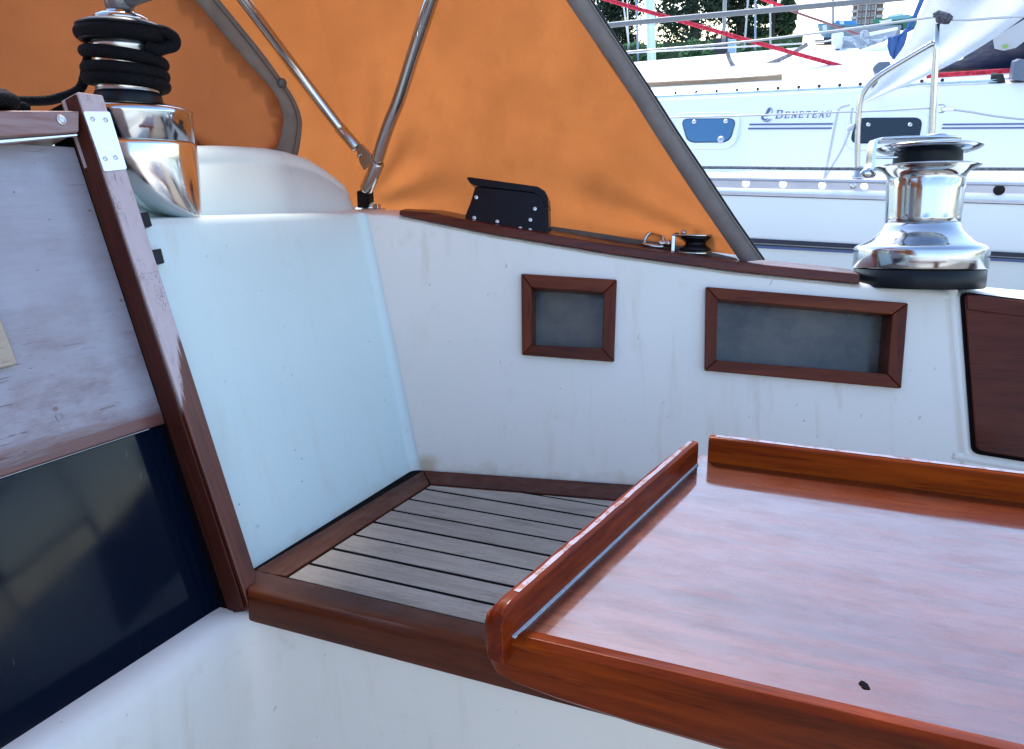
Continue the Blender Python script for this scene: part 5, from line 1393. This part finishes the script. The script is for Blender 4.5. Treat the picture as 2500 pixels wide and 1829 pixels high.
# boats laid up ashore
def hull_boat(name, label, px0, px1, deck0, deck1, keel, Y, m1, m2, bow_left=True):
    L0, L1 = wy(px0, deck0, Y), wy(px1, deck1, Y); K = wy((px0+px1)/2, keel, Y)
    t = thing(name, label, 'boat', V(((L0.x+L1.x)/2, Y, K.z)), M=WORLD)
    v = []; f = []; ns_ = 14; prof = 7
    for i in range(ns_+1):
        s = i/ns_; q = lerp(L0, L1, s); bowf = min(1, (s*2.2)**.7) if bow_left else min(1, ((1-s)*2.2)**.7)
        half = .13*(L1.x-L0.x)*bowf + .02
        dep = (q.z-K.z)*(.55+.45*bowf)
        for k in range(-prof, prof+1):
            a = k/prof; v.append(V((q.x+ (.10*(L1.x-L0.x)*(abs(1-abs(a)))*(1-s)**3 if bow_left else 0), Y + half*math.copysign(abs(a)**.6, a), q.z - dep*(1-abs(a)**2.0))))
    w2 = 2*prof+1
    for i in range(ns_):
        for k in range(w2-1): f.append((i*w2+k, (i+1)*w2+k, (i+1)*w2+k+1, i*w2+k+1))
        f.append((i*w2, i*w2+w2-1, (i+1)*w2+w2-1, (i+1)*w2))
    make('hull', v, f, m1, t, M=WORLD, smooth=True)
    return t, L0, L1
bt, L0, L1 = hull_boat('laid_up_boat', 'pale blue boat laid up ashore below the tower block', 1995, 2150, 59, 68, 108, 60, plain('pale blue hull', (.30,.48,.58), .4, scale=1), None)
slabf = lambda px, Y, th, mat, name, par: MB().prism([wy(x, y, Y) for x, y in px], (0,th,0)).build(name, mat, par, M=WORLD)
slabf([(1998,57), (2150,63), (2150,67), (1998,61)], 59.0, .6, plain('teal rail', (.12,.30,.42), .5), 'gunwale', bt)
slabf([(2040,50), (2088,49), (2092,60), (2036,61)], 59.8, 1.2, plain('blue cabin cover', (.10,.33,.62), .6), 'cabin_cover', bt)
slabf([(2050,52), (2060,51), (2061,60), (2050,60)], 59.6, .1, M_deckw, 'cabin_window', bt)
slabf([(2008,62), (2018,61), (2019,74), (2009,75)], 58.6, .3, M_deckw, 'number_board', bt)
slabf([(2010,92), (2060,92), (2062,108), (2012,108)], 58.8, 1.5, plain('dark keel paint', (.03,.06,.09), .6), 'keel_band', bt)
MB().tube([wy(2034,60,60), wy(2034,-60,60)], .09, 8).build('mast', M_mastg, bt, M=WORLD)
MB().tube([wy(2048,60,60), wy(2048,-60,60)], .04, 6).build('stay', M_mastg, bt, M=WORLD)
cr_ = thing('boat_cradle', 'dark timber cradle blocks under the pale blue laid up boat', 'cradle', wy(2010,112,58), M=WORLD)
for k in range(3): slabf([(1988+k*1,98+k*5), (2034,96+k*5), (2034,99.5+k*5), (1988+k,101.5+k*5)], 57.5, 1.2, plain('dark timber', (.07,.06,.055), .9), 'timber', cr_)
gt, L0, L1 = hull_boat('laid_up_boat', 'green boat laid up ashore right of the tower block', 2130, 2240, 47, 38, 76, 55, plain('green hull', (.05,.26,.16), .45, scale=1, noise_amt=.25), None)
slabf([(2146,51), (2176,46), (2178,52), (2150,57)], 52.6, .2, M_deckw, 'name_board', gt)
slabf([(2170,42), (2222,34), (2222,44), (2172,50)], 54.0, .6, plain('teal topside', (.20,.48,.52), .5), 'gunwale', gt)
slabf([(2150,66), (2205,58), (2205,74), (2158,76)], 53.5, .9, plain('black bottom paint', (.02,.03,.04), .6), 'bottom_paint', gt)
slabf([(2166,38), (2206,30), (2206,38), (2168,44)], 55.2, 1.0, M_deckw, 'wheelhouse', gt)
gb, L0, L1 = hull_boat('laid_up_boat', 'grey boat laid up ashore between the pale blue and green boats', 2060, 2200, 66, 62, 96, 50, plain('grey hull', (.33,.37,.43), .45, scale=1), None)
# tower block far away
tw = thing('tower_block', 'brown tower block with rows of balconies far behind the boats', 'building', V((0,420,-.75)), M=WORLD)
a0, a1 = wy(2078,65,420), wy(2152,65,420)
M_brick = plain('brown brick facade', (.22,.15,.135), .85, scale=.4, noise_amt=.15); M_conc = plain('pale concrete', (.50,.48,.47), .8, scale=.3); M_far = plain('far window', (.16,.18,.22), .2, scale=.5)
wid = a1.x-a0.x; zt = 44; zb0 = -.75
MB().box(V(((a0.x+a1.x)/2, 428, (zt+zb0)/2)), V((wid/2,0,0)), V((0,8,0)), V((0,0,(zt-zb0)/2))).build('tower_walls', M_brick, tw, M=WORLD)
fl = 2.75
nf = int((zt-zb0)/fl)
for i in range(3, nf):
    z = zb0 + i*fl
    if wy(2115, 110, 420).z > z+fl: continue
    for j, (u0, u1, kind) in enumerate(((-.04,.14,'balcony'), (.20,.30,'window'), (.34,.42,'window'), (.48,.58,'window'), (.62,.72,'window'), (.80,1.04,'balcony'))):
        x0, x1 = a0.x+wid*u0, a0.x+wid*u1
        if kind == 'balcony':
            MB().box(V(((x0+x1)/2, 419.2, z+.55)), V(((x1-x0)/2,0,0)), V((0,.8,0)), V((0,0,.55))).build('balcony', M_conc, tw, M=WORLD)
        else:
            w = MB().box(V(((x0+x1)/2, 419.9, z+1.5)), V(((x1-x0)/2,0,0)), V((0,.15,0)), V((0,0,.85))).build('window', M_conc, tw, M=WORLD)
            MB().box(V(((x0+x1)/2, 419.7, z+1.6)), V(((x1-x0)*.36,0,0)), V((0,.1,0)), V((0,0,.6))).build('pane', M_far, w, M=WORLD)
for u0 in (.165, .45, .75):
    MB().box(V((a0.x+wid*u0, 419.6, (zt+zb0)/2)), V((wid*.022,0,0)), V((0,.4,0)), V((0,0,(zt-zb0)/2))).build('pilaster', M_conc, tw, M=WORLD)

# stern rail with fittings, aft of the cockpit on the starboard quarter
pr = thing('stern_rail', 'stainless stern rail round the aft deck behind the cockpit', 'rail', (XEND,1.6,.16))
def bt_(pts, r=.0125, name='rail_tube', mat=M_steel): return MB().tube(smooth_path(pts, 5), r, 10).build(name, mat, pr, smooth=True)
bt_([V((1.1,1.78,.72)), V((1.7,1.80,.72)), V((2.25,1.6,.72)), V((2.35,.9,.72)), V((2.35,-.2,.72)), V((2.2,-.9,.72)), V((1.2,-1.1,.72))], .016)
bt_([V((1.1,1.78,.44)), V((1.7,1.80,.44)), V((2.25,1.6,.44)), V((2.35,.9,.44)), V((2.35,-.2,.44)), V((2.2,-.9,.44)), V((1.2,-1.1,.44))])
for x, y in ((1.1,1.78), (1.75,1.79), (2.3,1.3), (2.35,.3), (2.3,-.6), (1.2,-1.1)): bt_([V((x,y,.14)), V((x,y,.4)), V((x,y,.72))], .0125, 'rail_post')
bt_([V((1.75,1.79,.72)), V((2.1,1.72,.45)), V((2.3,1.55,.16))], .02, 'rail_brace')
